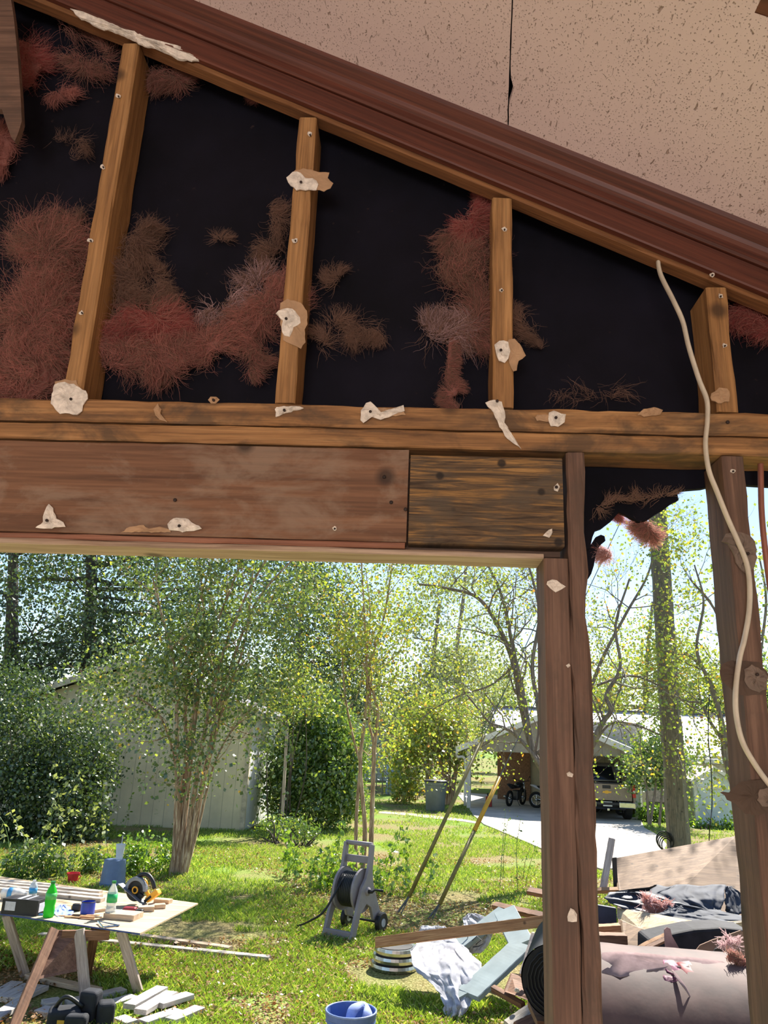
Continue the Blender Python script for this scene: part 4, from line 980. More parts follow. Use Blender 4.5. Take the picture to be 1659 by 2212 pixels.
# --- slim tree in the middle
b2 = G(788, 1880)
st2 = [([(768, 1880), (770, 1760), (778, 1655), (776, 1640), (762, 1590), (745, 1500), (738, 1400), (730, 1330)], .040),
       ([(783, 1880), (788, 1790), (778, 1655), (787, 1560), (793, 1480), (787, 1330), (780, 1200)], .050),
       ([(800, 1880), (804, 1740), (809, 1610), (816, 1540), (806, 1495), (796, 1450), (830, 1330), (850, 1200)], .050),
       ([(806, 1640), (806, 1600), (797, 1560), (800, 1500), (792, 1420), (800, 1330), (790, 1230)], .030)]
stems_tree('young_crape_myrtle', 'slim three-stemmed tree with yellowing leaves behind the hose reel', b2, st2, b2.y, m_bark, Lf_yg, 12, 4, .065, .04, 9, 1.25, 2, bundle=.3, spread=.18, lf_t0=.5,
           extra=lambda v: [v.blobs(P(x, y, b2.y+v.rg.uniform(-.4, .6)), r, n) for x, y, r, n in [(720, 1330, .6, 26), (860, 1300, .7, 30), (700, 1240, .7, 36), (900, 1360, .6, 18), (720, 1450, .5, 14), (800, 1250, .8, 36)]])
# --- tree behind the opening post
b3 = G(1232, 1905)
st3 = [([(1232, 1905), (1215, 1780), (1180, 1680), (1150, 1620), (1125, 1520), (1108, 1430), (1075, 1350), (1030, 1290), (960, 1270), (905, 1262)], .085),
       ([(1215, 1780), (1170, 1660), (1110, 1585), (1060, 1562), (1040, 1540), (1000, 1490)], .045),
       ([(1150, 1620), (1130, 1500), (1108, 1400), (1085, 1290), (1050, 1210), (1030, 1150)], .055),
       ([(1180, 1680), (1165, 1540), (1150, 1440), (1165, 1330), (1150, 1250), (1128, 1180)], .055),
       ([(1232, 1850), (1262, 1650), (1300, 1565), (1320, 1535), (1310, 1500), (1340, 1440), (1330, 1350), (1360, 1250)], .065),
       ([(1262, 1650), (1310, 1570), (1360, 1563), (1430, 1590), (1470, 1620)], .035),
       ([(1232, 1850), (1250, 1600), (1290, 1450), (1350, 1330), (1400, 1240), (1420, 1150)], .05),
       ([(1108, 1440), (1060, 1480), (1000, 1500), (940, 1530), (905, 1560)], .025),
       ([(1290, 1480), (1360, 1460), (1420, 1480), (1500, 1530), (1560, 1560)], .03)]
stems_tree('bare_branching_tree', 'dark branching tree with sparse yellow leaves behind the post right of the opening', b3, st3, b3.y, m_bargrey, Lf_yg, 13, 1, .06, .05, 12, 1.25, 2, bundle=.7, spread=.14, lf_t0=.3, kids=4, jit=.25)
# --- tree at the right edge
b4 = G(1640, 1935)
st4 = [([(1640, 1935), (1600, 1750), (1568, 1640), (1562, 1590), (1545, 1500), (1515, 1440), (1480, 1410)], .08),
       ([(1568, 1640), (1560, 1560), (1530, 1470), (1505, 1400), (1520, 1300), (1500, 1220)], .05),
       ([(1600, 1750), (1580, 1560), (1560, 1440), (1550, 1330), (1490, 1250)], .055),
       ([(1562, 1600), (1535, 1560), (1515, 1520), (1485, 1515), (1450, 1500)], .04),
       ([(1640, 1900), (1650, 1600), (1640, 1450), (1655, 1300), (1640, 1200)], .05)]
stems_tree('gnarled_tree', 'gnarled leafy tree beside the right wall stud, right of the utility pole', b4, st4, b4.y, m_bargrey, Lf_yg, 14, 2, .075, .05, 4, 1.0, 2, bundle=.5, spread=.2, lf_t0=.35, kids=4,
           extra=lambda v: [v.blobs(P(x, y, b4.y+v.rg.uniform(-.3, .6)), r, n) for x, y, r, n in [(1490, 1130, .4, 26), (1390, 1180, .5, 34), (1330, 1180, .4, 20), (1510, 1450, .4, 14), (1520, 1520, .3, 10), (1650, 1250, .5, 30), (1640, 1180, .4, 20), (1350, 1260, .4, 12)]])

# --- broad trees behind: explicit trunks, then clumps of foliage
def big_tree(label, base, trunk, Y, clumps, leafm, seed, per, size, r0=.25, mat=None, spread=.35, name='oak_tree', lim=6, wl_=2.0):
    v = Veg(seed); t = thing(name, base, label, 'tree')
    pts = [Vector((base[0], base[1], -.05))]+[P(x, y, Y) for x, y in trunk]
    pp, rad = v.limb(pts, r0, r0*.45)
    for x, y, dy, r, n in clumps:
        c = P(x, y, Y+dy); v.blobs(c, r, n, (1, .8, .75), .25)
        i = int(np.argmin([(q-c).length+max(0, q.z-c.z)*2 for q in pp])); a = pp[i]
        mid = (a+c)/2+Vector(v.rg.normal(0, .4, 3)); k, kr = v.limb([a, mid, c], max(.03, rad[i]*.45), .02)
        v.sprout(k, kr, lim, wl_, 1, t0=.3)
    v.wood(mat or m_barkdk, t); v.leaves(leafm, t, per, size, spread); return t
Y5 = 27
big_tree('tall dark trunked oak above the shed, second trunk from the left edge', (P(190, 1700, Y5).x, Y5, 0), [(185, 1500), (192, 1380), (198, 1250), (195, 1100), (210, 1000)], Y5,
         [(120, 1420, 0, 1.8, 50), (300, 1300, 0, 2.0, 60), (260, 1210, 1, 2.2, 56), (420, 1250, 1, 2.2, 60), (400, 1370, 1, 1.6, 40), (330, 1420, -1, 1.3, 36), (520, 1200, 1, 2.0, 46), (180, 1150, 0, 2.5, 46), (520, 1320, 2, 1.4, 26), (60, 1250, 1, 1.4, 22), (560, 1420, 2, 1.3, 20), (620, 1250, 2, 1.8, 36)], Lf_dk, 21, 12, .12, .30)
Y6 = 24
big_tree('dark leaning oak trunk at the far left edge, over the big shrub', (P(10, 1750, Y6).x, Y6, 0), [(22, 1550), (25, 1380), (28, 1250), (30, 1100)], Y6,
         [(30, 1430, -1, 1.5, 60), (-40, 1300, 0, 2.0, 50), (100, 1180, 0, 1.6, 30), (20, 1200, 1, 1.6, 24), (90, 1490, -1, 1.2, 44), (-30, 1500, -1, 1.5, 50), (130, 1400, 0, 1.0, 24)], Lf_dk, 22, 13, .11, .28)
specs = [('broad hazy oak behind the slim tree, left of centre', 650, 42, [(645, 1500), (650, 1350), (660, 1200)], [(600, 1480, 0, 2.6, 46), (690, 1450, 0, 2.6, 50), (640, 1330, 0, 3.0, 46), (740, 1400, 1, 2.6, 40), (560, 1540, 0, 2, 30), (700, 1280, 0, 2.6, 34), (620, 1220, 0, 2.6, 30)], Lf_dk),
         ('dark round evergreen rising behind the far blue-grey house', 740, 52, [(745, 1560), (748, 1500)], [(720, 1530, 0, 2.4, 60), (770, 1500, 0, 2.6, 60), (700, 1490, 0, 2.2, 40), (820, 1540, 0, 2.4, 44)], Lf_dk),
         ('tall pale leaved tree behind the bin and carport', 930, 46, [(925, 1560), (935, 1430), (950, 1300)], [(880, 1500, 0, 2.8, 42), (960, 1480, 0, 3.0, 40), (900, 1380, 1, 2.6, 26), (1000, 1420, 0, 2.4, 20), (950, 1250, 0, 3.0, 20), (860, 1560, -2, 2.0, 40), (960, 1560, -3, 2.0, 40)], Lf_gy),
         ('pale trunked forked tree far behind the carport roof', 1010, 56, [(1000, 1550), (985, 1430), (1000, 1300), (1010, 1180)], [(1050, 1500, 0, 3.2, 36), (1090, 1330, 0, 3.4, 8), (1000, 1250, 0, 3.0, 8), (1120, 1500, 2, 2.6, 26)], Lf_gy),
         ('wide yellowish tree behind the house roof and the utility pole', 1400, 56, [(1395, 1500), (1400, 1400), (1410, 1300)], [(1330, 1500, 0, 3.2, 56), (1440, 1490, 0, 3.2, 56), (1540, 1500, 0, 3.0, 50), (1220, 1500, 0, 3.0, 40), (1380, 1420, 0, 2.6, 20), (1600, 1450, 0, 3, 26), (1660, 1520, 0, 3, 30)], Lf_yg)]
for i, (lb, x, Y, tr, cl_, lm) in enumerate(specs):
    big_tree(lb, (P(x, 1640, Y).x, Y, 0), tr, Y, cl_, lm, 31+i, 15, .18, .22, mat=m_bargrey, spread=.55, name='background_tree', lim=5, wl_=2.6)
# far tree belt closing the horizon: individual trees
for i, (x, Y, w, top) in enumerate([(-150, 62, 5.5, 1380), (40, 66, 5, 1440), (330, 64, 5, 1430), (540, 60, 4.5, 1470), (840, 70, 5, 1450), (1130, 72, 5.5, 1440), (1300, 70, 5, 1450), (1500, 68, 5.5, 1440), (1720, 64, 5.5, 1400)]):
    v = Veg(60+i); b = P(x, 1640, Y); lbs = ['beyond the left edge', 'behind the left oaks', 'behind the shed roof', 'behind the shed right corner', 'behind the far grey house', 'behind the carport apex', 'behind the house roof, left part', 'behind the garden shed', 'beyond the right edge']
    t = thing('woodland_tree', (b.x, Y, 0), 'distant hazy woodland tree '+lbs[i], 'tree', 'distant woodland trees')
    tz = P(x, top, Y).z; v.limb([Vector((b.x, Y, -.1)), Vector((b.x+.3, Y, tz*.4)), Vector((b.x, Y, tz*.8))], .3, .1)
    for k in range(7): v.blobs((b.x+v.rg.uniform(-w, w)*.7, Y+v.rg.uniform(-1.5, 1.5), tz*v.rg.uniform(.25, .8)), w*.42, 40, (1, .8, .9), .2)
    v.wood(m_bargrey, t); v.leaves([Lf_gy, Lf_dk, Lf_md][i % 3], t, 14, .32, .75)

# --- shrubs
def shrub(label, base, balls, leafm, seed, per, size, spread=.12, stems=7, mat=None, name='shrub', asp=.4, droop=.3, cat='shrub'):
    v = Veg(seed); t = thing(name, base, label, cat)
    for c, r, n in balls:
        c = Vector(c); v.blobs(c, r, n, (1, 1, 1), .35)
        for k in range(stems):
            e = c+Vector(v.rg.normal(0, r*.5, 3)); b = Vector(base)+Vector((v.rg.uniform(-.2, .2)+(c.x-base[0])*.5, v.rg.uniform(-.1, .1)+(c.y-base[1])*.5, -.02))
            v.limb([b, (b+e)/2+Vector(v.rg.normal(0, .12, 3)), e], .022, .008)
    v.wood(mat or m_barkdk, t); v.leaves(leafm, t, per, size, spread, asp=asp, droop=droop); return t
def ball(x, y, Y, rpx, n): return (P(x, y, Y), rpx/ppm(Y)*1.0, n)
g1 = G(110, 1815)
shrub('large dark green shrub at the left edge in front of the shed', g1, [ball(60, 1600, 18.3, 95, 300), ball(150, 1620, 18.6, 90, 300), ball(40, 1720, 17.8, 90, 260), ball(130, 1730, 18.0, 85, 260), ball(-40, 1650, 18, 90, 160), ball(200, 1670, 18.8, 50, 110), ball(30, 1500, 18.8, 70, 130), ball(180, 1760, 18.2, 50, 90), ball(-30, 1780, 17.6, 60, 90)], Lf_dk, 41, 17, .078, .15, stems=4)
g2 = G(690, 1775)
shrub('big dense green shrub right of the shed corner', g2, [ball(650, 1640, 23.3, 70, 260), ball(720, 1630, 23.2, 70, 280), ball(690, 1700, 22.7, 80, 260), ball(740, 1720, 22.8, 45, 120), ball(620, 1710, 23.2, 50, 140), ball(700, 1560, 23.6, 60, 180), ball(650, 1560, 23.6, 40, 90), ball(755, 1640, 23.4, 36, 90)], Lf_md, 42, 16, .13, .15, stems=3, asp=.26)
shrub('yellow flecked vine foliage spilling over the shed roof corner', G(612, 1800), [ball(620, 1480, 21.5, 44, 70), ball(660, 1500, 21.6, 46, 70), ball(600, 1530, 21.3, 30, 30)], Lf_yg, 43, 9, .09, .14, stems=2, name='vine', cat='vine')
shrub('pale ferny weeds at the foot of the big shrub', G(625, 1830), [ball(600, 1790, 19.6, 26, 50), ball(640, 1795, 19.2, 28, 60), ball(670, 1805, 19.0, 20, 30), ball(570, 1790, 19.8, 20, 30)], Lf_md, 44, 8, .10, .08, stems=5, name='weed_clump', asp=.18, cat='weeds')
shrub('sunlit bush left of the grey trash bin', G(890, 1722), [ball(880, 1660, 33, 36, 90), ball(850, 1640, 33.6, 30, 60), ball(900, 1610, 33.4, 40, 90), ball(870, 1700, 32.6, 28, 60)], Lf_yg, 45, 9, .14, .2)
tb_ = G(968, 1738)
def multi(v):
    for x, y, r, n in [(950, 1590, 1.1, 110), (990, 1590, .7, 50), (900, 1560, 1.0, 70), (980, 1620, .8, 70), (930, 1530, .9, 60)]: v.blobs(P(x, y, tb_.y), r, n)
stems_tree('leafy_crape_myrtle', 'fluted brown multi-trunk tree just behind the grey trash bin', tb_, [([(962, 1738), (958, 1680), (945, 1620), (930, 1560)], .14), ([(968, 1740), (968, 1680), (975, 1610), (990, 1550)], .14), ([(975, 1739), (982, 1680), (995, 1630), (1012, 1580)], .12), ([(925, 1722), (922, 1640), (918, 1540)], .10)], tb_.y, m_bark, Lf_yg, 46, 9, .13, .1, 6, 1.6, 1, spread=.26, extra=multi)
g5 = G(1398, 1782)
stems_tree('small_ornamental_tree', 'small tree with slanting trunks between the carport and the utility pole', g5, [([(1402, 1785), (1396, 1700), (1388, 1670), (1400, 1640)], .05), ([(1404, 1786), (1415, 1710), (1420, 1650), (1440, 1600)], .05), ([(1424, 1788), (1430, 1700), (1425, 1650)], .052)], g5.y, m_bargrey, Lf_md, 47, 8, .11, .05, 9, 1.0, 1, spread=.2, lf_t0=.6,
           extra=lambda v: [v.blobs(P(x, y, g5.y), r, n) for x, y, r, n in [(1405, 1630, .7, 70), (1440, 1620, .6, 50), (1380, 1660, .5, 40), (1430, 1670, .5, 40)]])
shrub('glowing yellow-green bush behind the trunks of the small ornamental tree', G(1410, 1776), [ball(1400, 1762, 29.5, 14, 30), ball(1420, 1758, 29.5, 16, 36), ball(1390, 1755, 29.6, 10, 18)], Lf_br, 48, 8, .13, .1, stems=3)
shrub('low leafy ground plants at the foot of the white garden shed', G(1530, 1795), [ball(1500, 1790, Yw-1.2, 14, 40), ball(1540, 1792, Yw-1.2, 14, 40), ball(1575, 1790, Yw-1.2, 16, 44)], Lf_br, 49, 8, .10, .1, stems=2, name='ground_plants', cat='plants')
# weeds and suckers in the lawn
def sprigs(label, pts, seed, leafm=Lf_br, size=.075, per=6, name='weed_clump'):
    v = Veg(seed); b = G(*pts[0][:2]); t = thing(name, b, label, 'weeds')
    for x, y, hpx, n in pts:
        g_ = G(x, y); H = hpx/ppm(g_.y)
        for k in range(n):
            q = g_+Vector((v.rg.normal(0, H*.35), v.rg.normal(0, H*.3), 0)); e = q+Vector((v.rg.normal(0, H*.25), v.rg.normal(0, H*.2), H*v.rg.uniform(.5, 1.1)))
            pp, rd = v.limb([q, (q+e)/2+Vector(v.rg.normal(0, H*.05, 3)), e], .006, .003, 3)
            for w in pp[1:]: v.anch.append((w, 1))
    v.wood(Lf_md, t, name='stalks'); v.leaves(leafm, t, per, size, .035, asp=.3); return t
sprigs('bright green weeds between the upturned bucket and the multi-stemmed tree', [(285, 1890, 60, 16), (315, 1885, 64, 16), (345, 1885, 50, 10), (260, 1895, 40, 8)], 71)
sprigs('low weeds at the left, behind the plywood table', [(30, 1900, 50, 14), (90, 1895, 60, 16), (130, 1890, 40, 10), (200, 1885, 40, 12)], 72, Lf_md)
sprigs('bright green sapling sprouts left of the hose reel', [(690, 1905, 95, 7), (660, 1900, 55, 5), (715, 1925, 50, 5)], 73, size=.10)
sprigs('bright green suckers around the foot of the slim tree, right of the hose reel', [(822, 1925, 110, 7), (835, 1935, 80, 5)], 74, size=.10)
sprigs('thin dark leafed sapling on the lawn left of the opening post', [(1140, 1925, 130, 3), (1110, 1900, 100, 3)], 75, Lf_md, .05, 3, 'thin_sapling')
sprigs('silvery twig plant standing before the big left shrub', [(85, 1880, 180, 9)], 76, Lf_gy, .10, 5, 'leafy_twig')
sprigs('young shoot growing at the left foot of the multi-stemmed tree', [(352, 1800, 110, 3)], 77, Lf_br, .09, 4, 'young_shoot')
# bare wooden stake by the big shrub
sk_ = beam('wooden_stake', P(610, 1762, 20.8), P(620, 1570, 20.8), .07, .07, m_greywood, seed=80); tag(sk_, 'thin upright wooden stake in front of the big shrub', 'stake')

# --- grass and fallen leaves
def grass():
    rg = np.random.default_rng(5); V = []; 
    def blades(n, y0, y1, h, w):
        y = y0+(y1-y0)*rg.random(n)**1.0; x = (rg.random(n)*1.15-.62)*y*.85-.02*y
        keep = np.array([mnoise.noise(Vector((a*.7, b*.7, 0)))+.35*mnoise.noise(Vector((a*3, b*3, 5))) > -.14+.45*max(0, 1-((a-.3)/2.0)**2-((b-11.8)/2.0)**2) for a, b in zip(x, y)])
        x, y = x[keep], y[keep]; n = len(x)
        hh = h*rg.uniform(.4, 1.25, n); a = rg.random(n)*math.pi*2; lean = rg.normal(0, .45, (n, 2))
        c = np.stack([x, y, np.zeros(n)], 1); s = np.stack([np.cos(a), np.sin(a), np.zeros(n)], 1)*w
        tip = c+np.stack([lean[:, 0]*hh, lean[:, 1]*hh, hh], 1); mid = c+np.stack([lean[:, 0]*hh*.3, lean[:, 1]*hh*.3, hh*.6], 1)
        return np.stack([c-s, c+s, mid+s*.7, tip], 1).reshape(-1, 3)
    V = np.concatenate([blades(190000, 6.5, 13, .062, .0026), blades(130000, 13, 22, .065, .005), blades(60000, 22, 34, .065, .010)])
    # keep the concrete clear
    q = np.arange(len(V)).reshape(-1, 4); c = V[q[:, 0]]
    poly = [(p.x, p.y) for p in dpts]; ins = np.zeros(len(c), bool); j = len(poly)-1
    for i in range(len(poly)):
        xi, yi = poly[i]; xj, yj = poly[j]
        ins ^= ((yi > c[:, 1]) != (yj > c[:, 1])) & (c[:, 0] < (xj-xi)*(c[:, 1]-yi)/(yj-yi+1e-9)+xi); j = i
    for a, b, w in FOOT:
        ab = np.array([b.x-a.x, b.y-a.y]); L2 = (ab**2).sum(); ap_ = c[:, :2]-np.array([a.x, a.y]); t_ = ap_@ab/L2
        dd_ = np.abs(ap_[:, 0]*ab[1]-ap_[:, 1]*ab[0])/math.sqrt(L2); ins |= (t_ > -.02) & (t_ < 1.02) & (dd_ < w/2+.015)
    q = q[~ins]; V = V[q.ravel()]; q = np.arange(len(V)).reshape(-1, 4)
    o = fastmesh('grass', V, q, leafmat('grass_blades', [(0, (96, 132, 48)), (.5, (132, 168, 66)), (.85, (166, 196, 88)), (1, (206, 200, 136))], .5, .08))
    tag(o, 'short green lawn grass covering the yard', 'grass', kind='stuff')
    n = 90000; y = 7+11*rg.random(n)**1.1; x = (rg.random(n)*1.1-.6)*y*.85
    keep = np.array([mnoise.noise(Vector((a*.5+9, b*.5, 3)))+.5*mnoise.noise(Vector((a*2, b*2, 8)))+.75*max(0, 1-((a-.3)/2.2)**2-((b-11.6)/2.2)**2) > -.05 for a, b in zip(x, y)]); x, y = x[keep], y[keep]; n = len(x)
    c = np.stack([x, y, rg.uniform(.008, .05, n)], 1); d = rg.normal(0, 1, (n, 3)); d[:, 2] *= .45; d /= np.linalg.norm(d, axis=1)[:, None]
    b = np.cross(d, rg.normal(0, .35, (n, 3))+np.array([0, 0, 1])); b /= np.linalg.norm(b, axis=1)[:, None]; L = rg.uniform(.018, .05, n)[:, None]
    v = np.stack([c, c+d*L*.5+b*L*.33, c+d*L, c+d*L*.5-b*L*.33], 1).reshape(-1, 3)
    o = fastmesh('fallen_leaves', v, np.arange(n*4).reshape(-1, 4), leafmat('dry_leaves', [(0, (112, 80, 54)), (.4, (154, 118, 82)), (.8, (188, 154, 114)), (.96, (200, 172, 136)), (1, (196, 104, 50))], .25, .03))
    tag(o, 'dry brown leaves scattered over the grass', 'fallen leaves', kind='stuff')
FOOT = []
# ================================================================== things in the yard
TZ = .62
def T(x, y, z=0.0): return G(x, y, TZ+z)
m_ply = wood('plywood_top', (186, 152, 112), (216, 186, 146), (232, 208, 172), sc=.6)
m_plydk = wood('brown_plywood', (96, 66, 50), (128, 90, 70), (150, 112, 90), sc=.6)
m_whitebd = wood('pale_weathered_boards', (170, 158, 142), (206, 194, 178), (226, 216, 202), stain=(150, 136, 118), stain_amt=.4)
def poly(name, label, cat, pts, Y, th, mat, parent=None, back=True, wob=0, seed=0, bevel=0):
    rg = random.Random(seed)
    Ys_ = Y if isinstance(Y, (list, tuple)) else [Y]*len(pts)
    o = MB().prism([P(x, y, yy) for (x, y), yy in zip(pts, Ys_)], (0, th, 0)).build(name, mat, parent, bevel=bevel)
    if label: tag(o, label, cat)
    return o
def crumple(name, label, cat, rows, mat, amp=.05, fr=6, th=.003, nu=40, seed=0, parent=None, sub=5):
    """rows: (y_px, x_left, x_right, Y_left, Y_right); a wrinkled sheet through them"""
    V = []; q = []; n = 0
    R_ = []
    for a, b in zip(rows[:-1], rows[1:]):
        for k in range(sub):
            t = k/sub; R_.append([a[i]+(b[i]-a[i])*t for i in range(5)])
    R_.append(list(rows[-1])); nv = len(R_)
    for j, r in enumerate(R_):
        for i in range(nu+1):
            u = i/nu; x = r[1]+(r[2]-r[1])*u; yy = r[3]+(r[4]-r[3])*u; p = P(x, r[0]+(u-.5)*0, yy)
            e = mnoise.noise(Vector((u*fr+seed, j/nv*fr*1.0, seed*1.7))); e2 = mnoise.noise(Vector((u*fr*3.1+seed, j/nv*fr*2.3, 5+seed)))
            k = abs(e)*1.5-.4+(.5-abs(e2))*.35
            ej = mnoise.noise(Vector((j*.5, seed, 2)))*.015*(1 if i in (0, nu) else 0)
            p = p+Vector((e2*amp*.25+ej, -k*amp, e*amp*.3)); p.z = max(p.z, .012); V.append(p)
    m = MB(); m.v = [tuple(v) for v in V]
    m.f = [(j*(nu+1)+i, j*(nu+1)+i+1, (j+1)*(nu+1)+i+1, (j+1)*(nu+1)+i) for j in range(nv-1) for i in range(nu)]
    o = m.build(name, mat, parent, smooth=True); s = o.modifiers.new('s', 'SOLIDIFY'); s.thickness = th
    if label: tag(o, label, cat)
    return o

# --- plywood table on sawhorses
c1, c2 = T(303, 2016), T(428, 1951); e1 = T(0, 1973); e2 = T(0, 1893)
f1 = c1+(e1-c1)*1.25; f2 = c2+(e2-c2)*1.15
tt = thing('plywood_sheet', (c1+f2)/2, 'large plywood sheet laid over sawhorses as a work table', 'plywood sheet')
MB().prism([c1, c2, f2, f1], (0, 0, -.014)).build('panel', m_ply, tt)
dv = (c1-f1).normalized(); nrm = Vector((dv.y, -dv.x, 0))
tag(MB().prism([c1+nrm*.002, f1+nrm*.002, f1+nrm*.002+Vector((0, 0, -.013)), c1+nrm*.002+Vector((0, 0, -.013))], nrm*.002).build('blue_edge', plain('blue_edge_paint', (52, 70, 124), .6), tt), 'dark blue painted edge')
def sawhorse(off, label, grp=None):
    o = Vector(off); fB = G(186, 2172)+o; fE = G(301, 2150)+o; fC = G(28, 2222)+o; fD = G(186, 2112)+o
    for q in (fB, fE, fC, fD): q.z = 0
    z1 = TZ-.018; nB = T(172, 2003)+o; nB.z = z1; nE = T(262, 2006)+o; nE.z = z1
    nC = T(118, 2003)+o; nC.z = z1; nD = T(205, 1998)+o; nD.z = z1
    t = thing('sawhorse', ((fB+fE)/2), label, 'sawhorse', grp)
    beam('leg', fB, nB, .092, .04, m_greywood, t, up=(0, -1, 0), seed=81)
    beam('leg', fE, nE, .085, .04, m_greywood, t, up=(0, -1, 0), seed=82)
    beam('leg', fC, nC, .085, .04, m_brownwood, t, up=(.6, -1, 0), seed=83)
    beam('leg', fD+Vector((0, 0, 0)), nD+Vector((0, .03, 0)), .085, .04, m_brownwood, t, up=(.5, -1, 0), seed=84)
    a = (nB+nC)/2; b = (nE+nD)/2; a.z = b.z = z1-.05
    beam('top_rail', a+(a-b)*.1, b+(b-a)*.06, .04, .085, m_brownwood, t, seed=85)
    d = Vector((0, .035, 0))
    l1 = fC.lerp(nC, .98); l2 = fC.lerp(nC, .45); r1 = fB.lerp(nB, .98); r2 = fB.lerp(nB, .45)
    MB().prism([l1+d*.9, r1+d*.9, r2+d*.9, l2+d*.9], (0, .014, 0)).build('gusset', m_plydk, t)
    return t
sawhorse((0, 0, 0), 'home-made sawhorse with a brown gusset under the right part of the table')
sawhorse(G(55, 2110)-G(301, 2150), 'second sawhorse under the table, only its pale right leg showing at left')
mcap = plain('green_cap', (30, 120, 60), .4)
def bottle(p, H, r, label, body, cap, lab=None, liquid=None, lz=(.42, .66)):
    t = thing('plastic_bottle', p, label, 'bottle')
    MB().lathe([(r*.8, 0), (r, H*.03), (r, H*.22), (r*.9, H*.32), (r, H*.42), (r, H*.66), (r*.82, H*.76), (r*.36, H*.90), (r*.36, H*.94)], p, 22).build('body', body, t, smooth=True)
    MB().lathe([(r*.42, H*.935), (r*.42, H), (r*.38, H)], p, 16).build('cap', cap, t)
    if lab: MB().lathe([(r*1.02, H*lz[0]), (r*1.02, H*lz[1])], p, 22).build('label', lab, t, smooth=True)
    return t
clear = glassy('clear_plastic', (225, 235, 238), .55, .15)
bottle(T(104, 1981), .32, .052, 'bright green soda bottle at the front of the table', glassy('green_plastic', (60, 210, 60), .35, .2), mcap, plain('clear_green_label', (86, 196, 96), .4), lz=(.5, .68))
bottle(T(237, 1982), .33, .05, 'clear bottle with green cap and green label beside the wood block', clear, mcap, plain('green_label', (40, 160, 90), .4), lz=(.42, .66))
bottle(T(69, 1940), .18, .042, 'clear water bottle with a blue label near the long boards', clear, plain('white_cap', (230, 230, 230), .4), plain('blue_label', (50, 150, 206), .4), lz=(.28, .58))
# lying white jug
p = T(24, 1944)
t = thing('white_jug', p, 'white plastic jug lying on its side at the left of the table', 'jug')
MB().lathe([(.02, -.12), (.055, -.1), (.06, .05), (.05, .1), (.02, .15)], p+Vector((0, 0, .06)), 18, Matrix.Rotation(R(90), 3, 'Y')).build('body', plain('white_plastic', (222, 220, 212), .4), t, smooth=True)
MB().lathe([(.061, -.03), (.061, .02)], p+Vector((0, 0, .06)), 18, Matrix.Rotation(R(90), 3, 'Y')).build('label', plain('blue_label_small', (70, 150, 200), .5), t, smooth=True)
MB().lathe([(.024, .14), (.024, .17)], p+Vector((0, 0, .06)), 14, Matrix.Rotation(R(90), 3, 'Y')).build('cap', plain('jug_cap', (190, 190, 186), .5), t)
# black nail box
p = T(42, 1976)
t = thing('hardware_box', p, 'black cardboard hardware box with white labels at the left of the table', 'box')
rz_ = Matrix.Rotation(R(-6), 3, 'Z')
def lb(c, s, mat, nm, bv=.002): return MB().box(p+rz_ @ Vector(c), s, rz_).build(nm, mat, t, bevel=bv)
mdark = plain('black_card', (38, 34, 36), .6, var=.2)
lb((0, .08, .07), (.38, .2, .14), mdark, 'box_body'); lb((-.1, -.0215, .075), (.11, .003, .08), plain('white_label', (206, 200, 206), .6), 'front_label')
lb((-.02, .08, .143), (.035, .2, .005), plain('white_tape', (205, 205, 210), .5), 'tape_strip'); lb((.06, .08, .143), (.03, .2, .004), plain('grey_tape', (150, 150, 156), .5), 'tape_strip')
lb((.1925, .08, .07), (.004, .16, .08), plain('white_side_label', (200, 190, 205), .6), 'side_label')
lb((-.2, .12, .06), (.06, .15, .12), plain('purple_card', (70, 50, 60), .6), 'inner_flap')
# blue cloth
crumple('blue_cloth', 'crumpled pale blue cloth beside the green bottle', 'cloth', [(1955, 128, 142, T(135, 1960).y+.08, T(140, 1960).y+.08), (1965, 118, 154, T(135, 1968).y+.02, T(140, 1968).y+.02), (1974, 116, 160, T(135, 1975).y, T(140, 1975).y), (1981, 124, 150, T(135, 1981).y, T(140, 1981).y)],
        plain('pale_blue_cloth', (140, 156, 220), .85, var=.1), .035, 5, .003, 24, 3)
# blue tape roll / can
p = T(188, 1976)
t = thing('blue_tin', p, 'short dark blue tin with an open top in the middle of the table', 'tin')
MB().lathe([(.06, 0), (.068, .01), (.068, .12), (.062, .12), (.060, .02)], p, 24).build('body', plain('royal_blue', (40, 66, 170), .4), t, smooth=False)
MB().torus(p+Vector((0, 0, .12)), .067, .004).build('rim', mdark, t, smooth=True)
t = thing('tape_measure', T(165, 1968), 'dark grey tape measure with yellow front left of the blue tin', 'tape measure')
p = T(165, 1968)
MB().box(p+Vector((0, 0, .035)), (.09, .05, .07)).build('case', mdark, t, bevel=.015); MB().box(p+Vector((-.046, 0, .03)), (.012, .04, .04)).build('yellow_front', m_yel, t, bevel=.004)
t = thing('putty_knife', T(78, 1977), 'blue handled putty knife in front of the hardware box', 'tool')
p = T(72, 1978)
beam('handle', p+Vector((0, 0, .008)), p+Vector((.09, .03, .008)), .025, .014, plain('blue_handle', (50, 130, 190), .4), t); beam('blade', p+Vector((.09, .03, .006)), p+Vector((.19, .06, .006)), .04, .002, m_chrome, t)
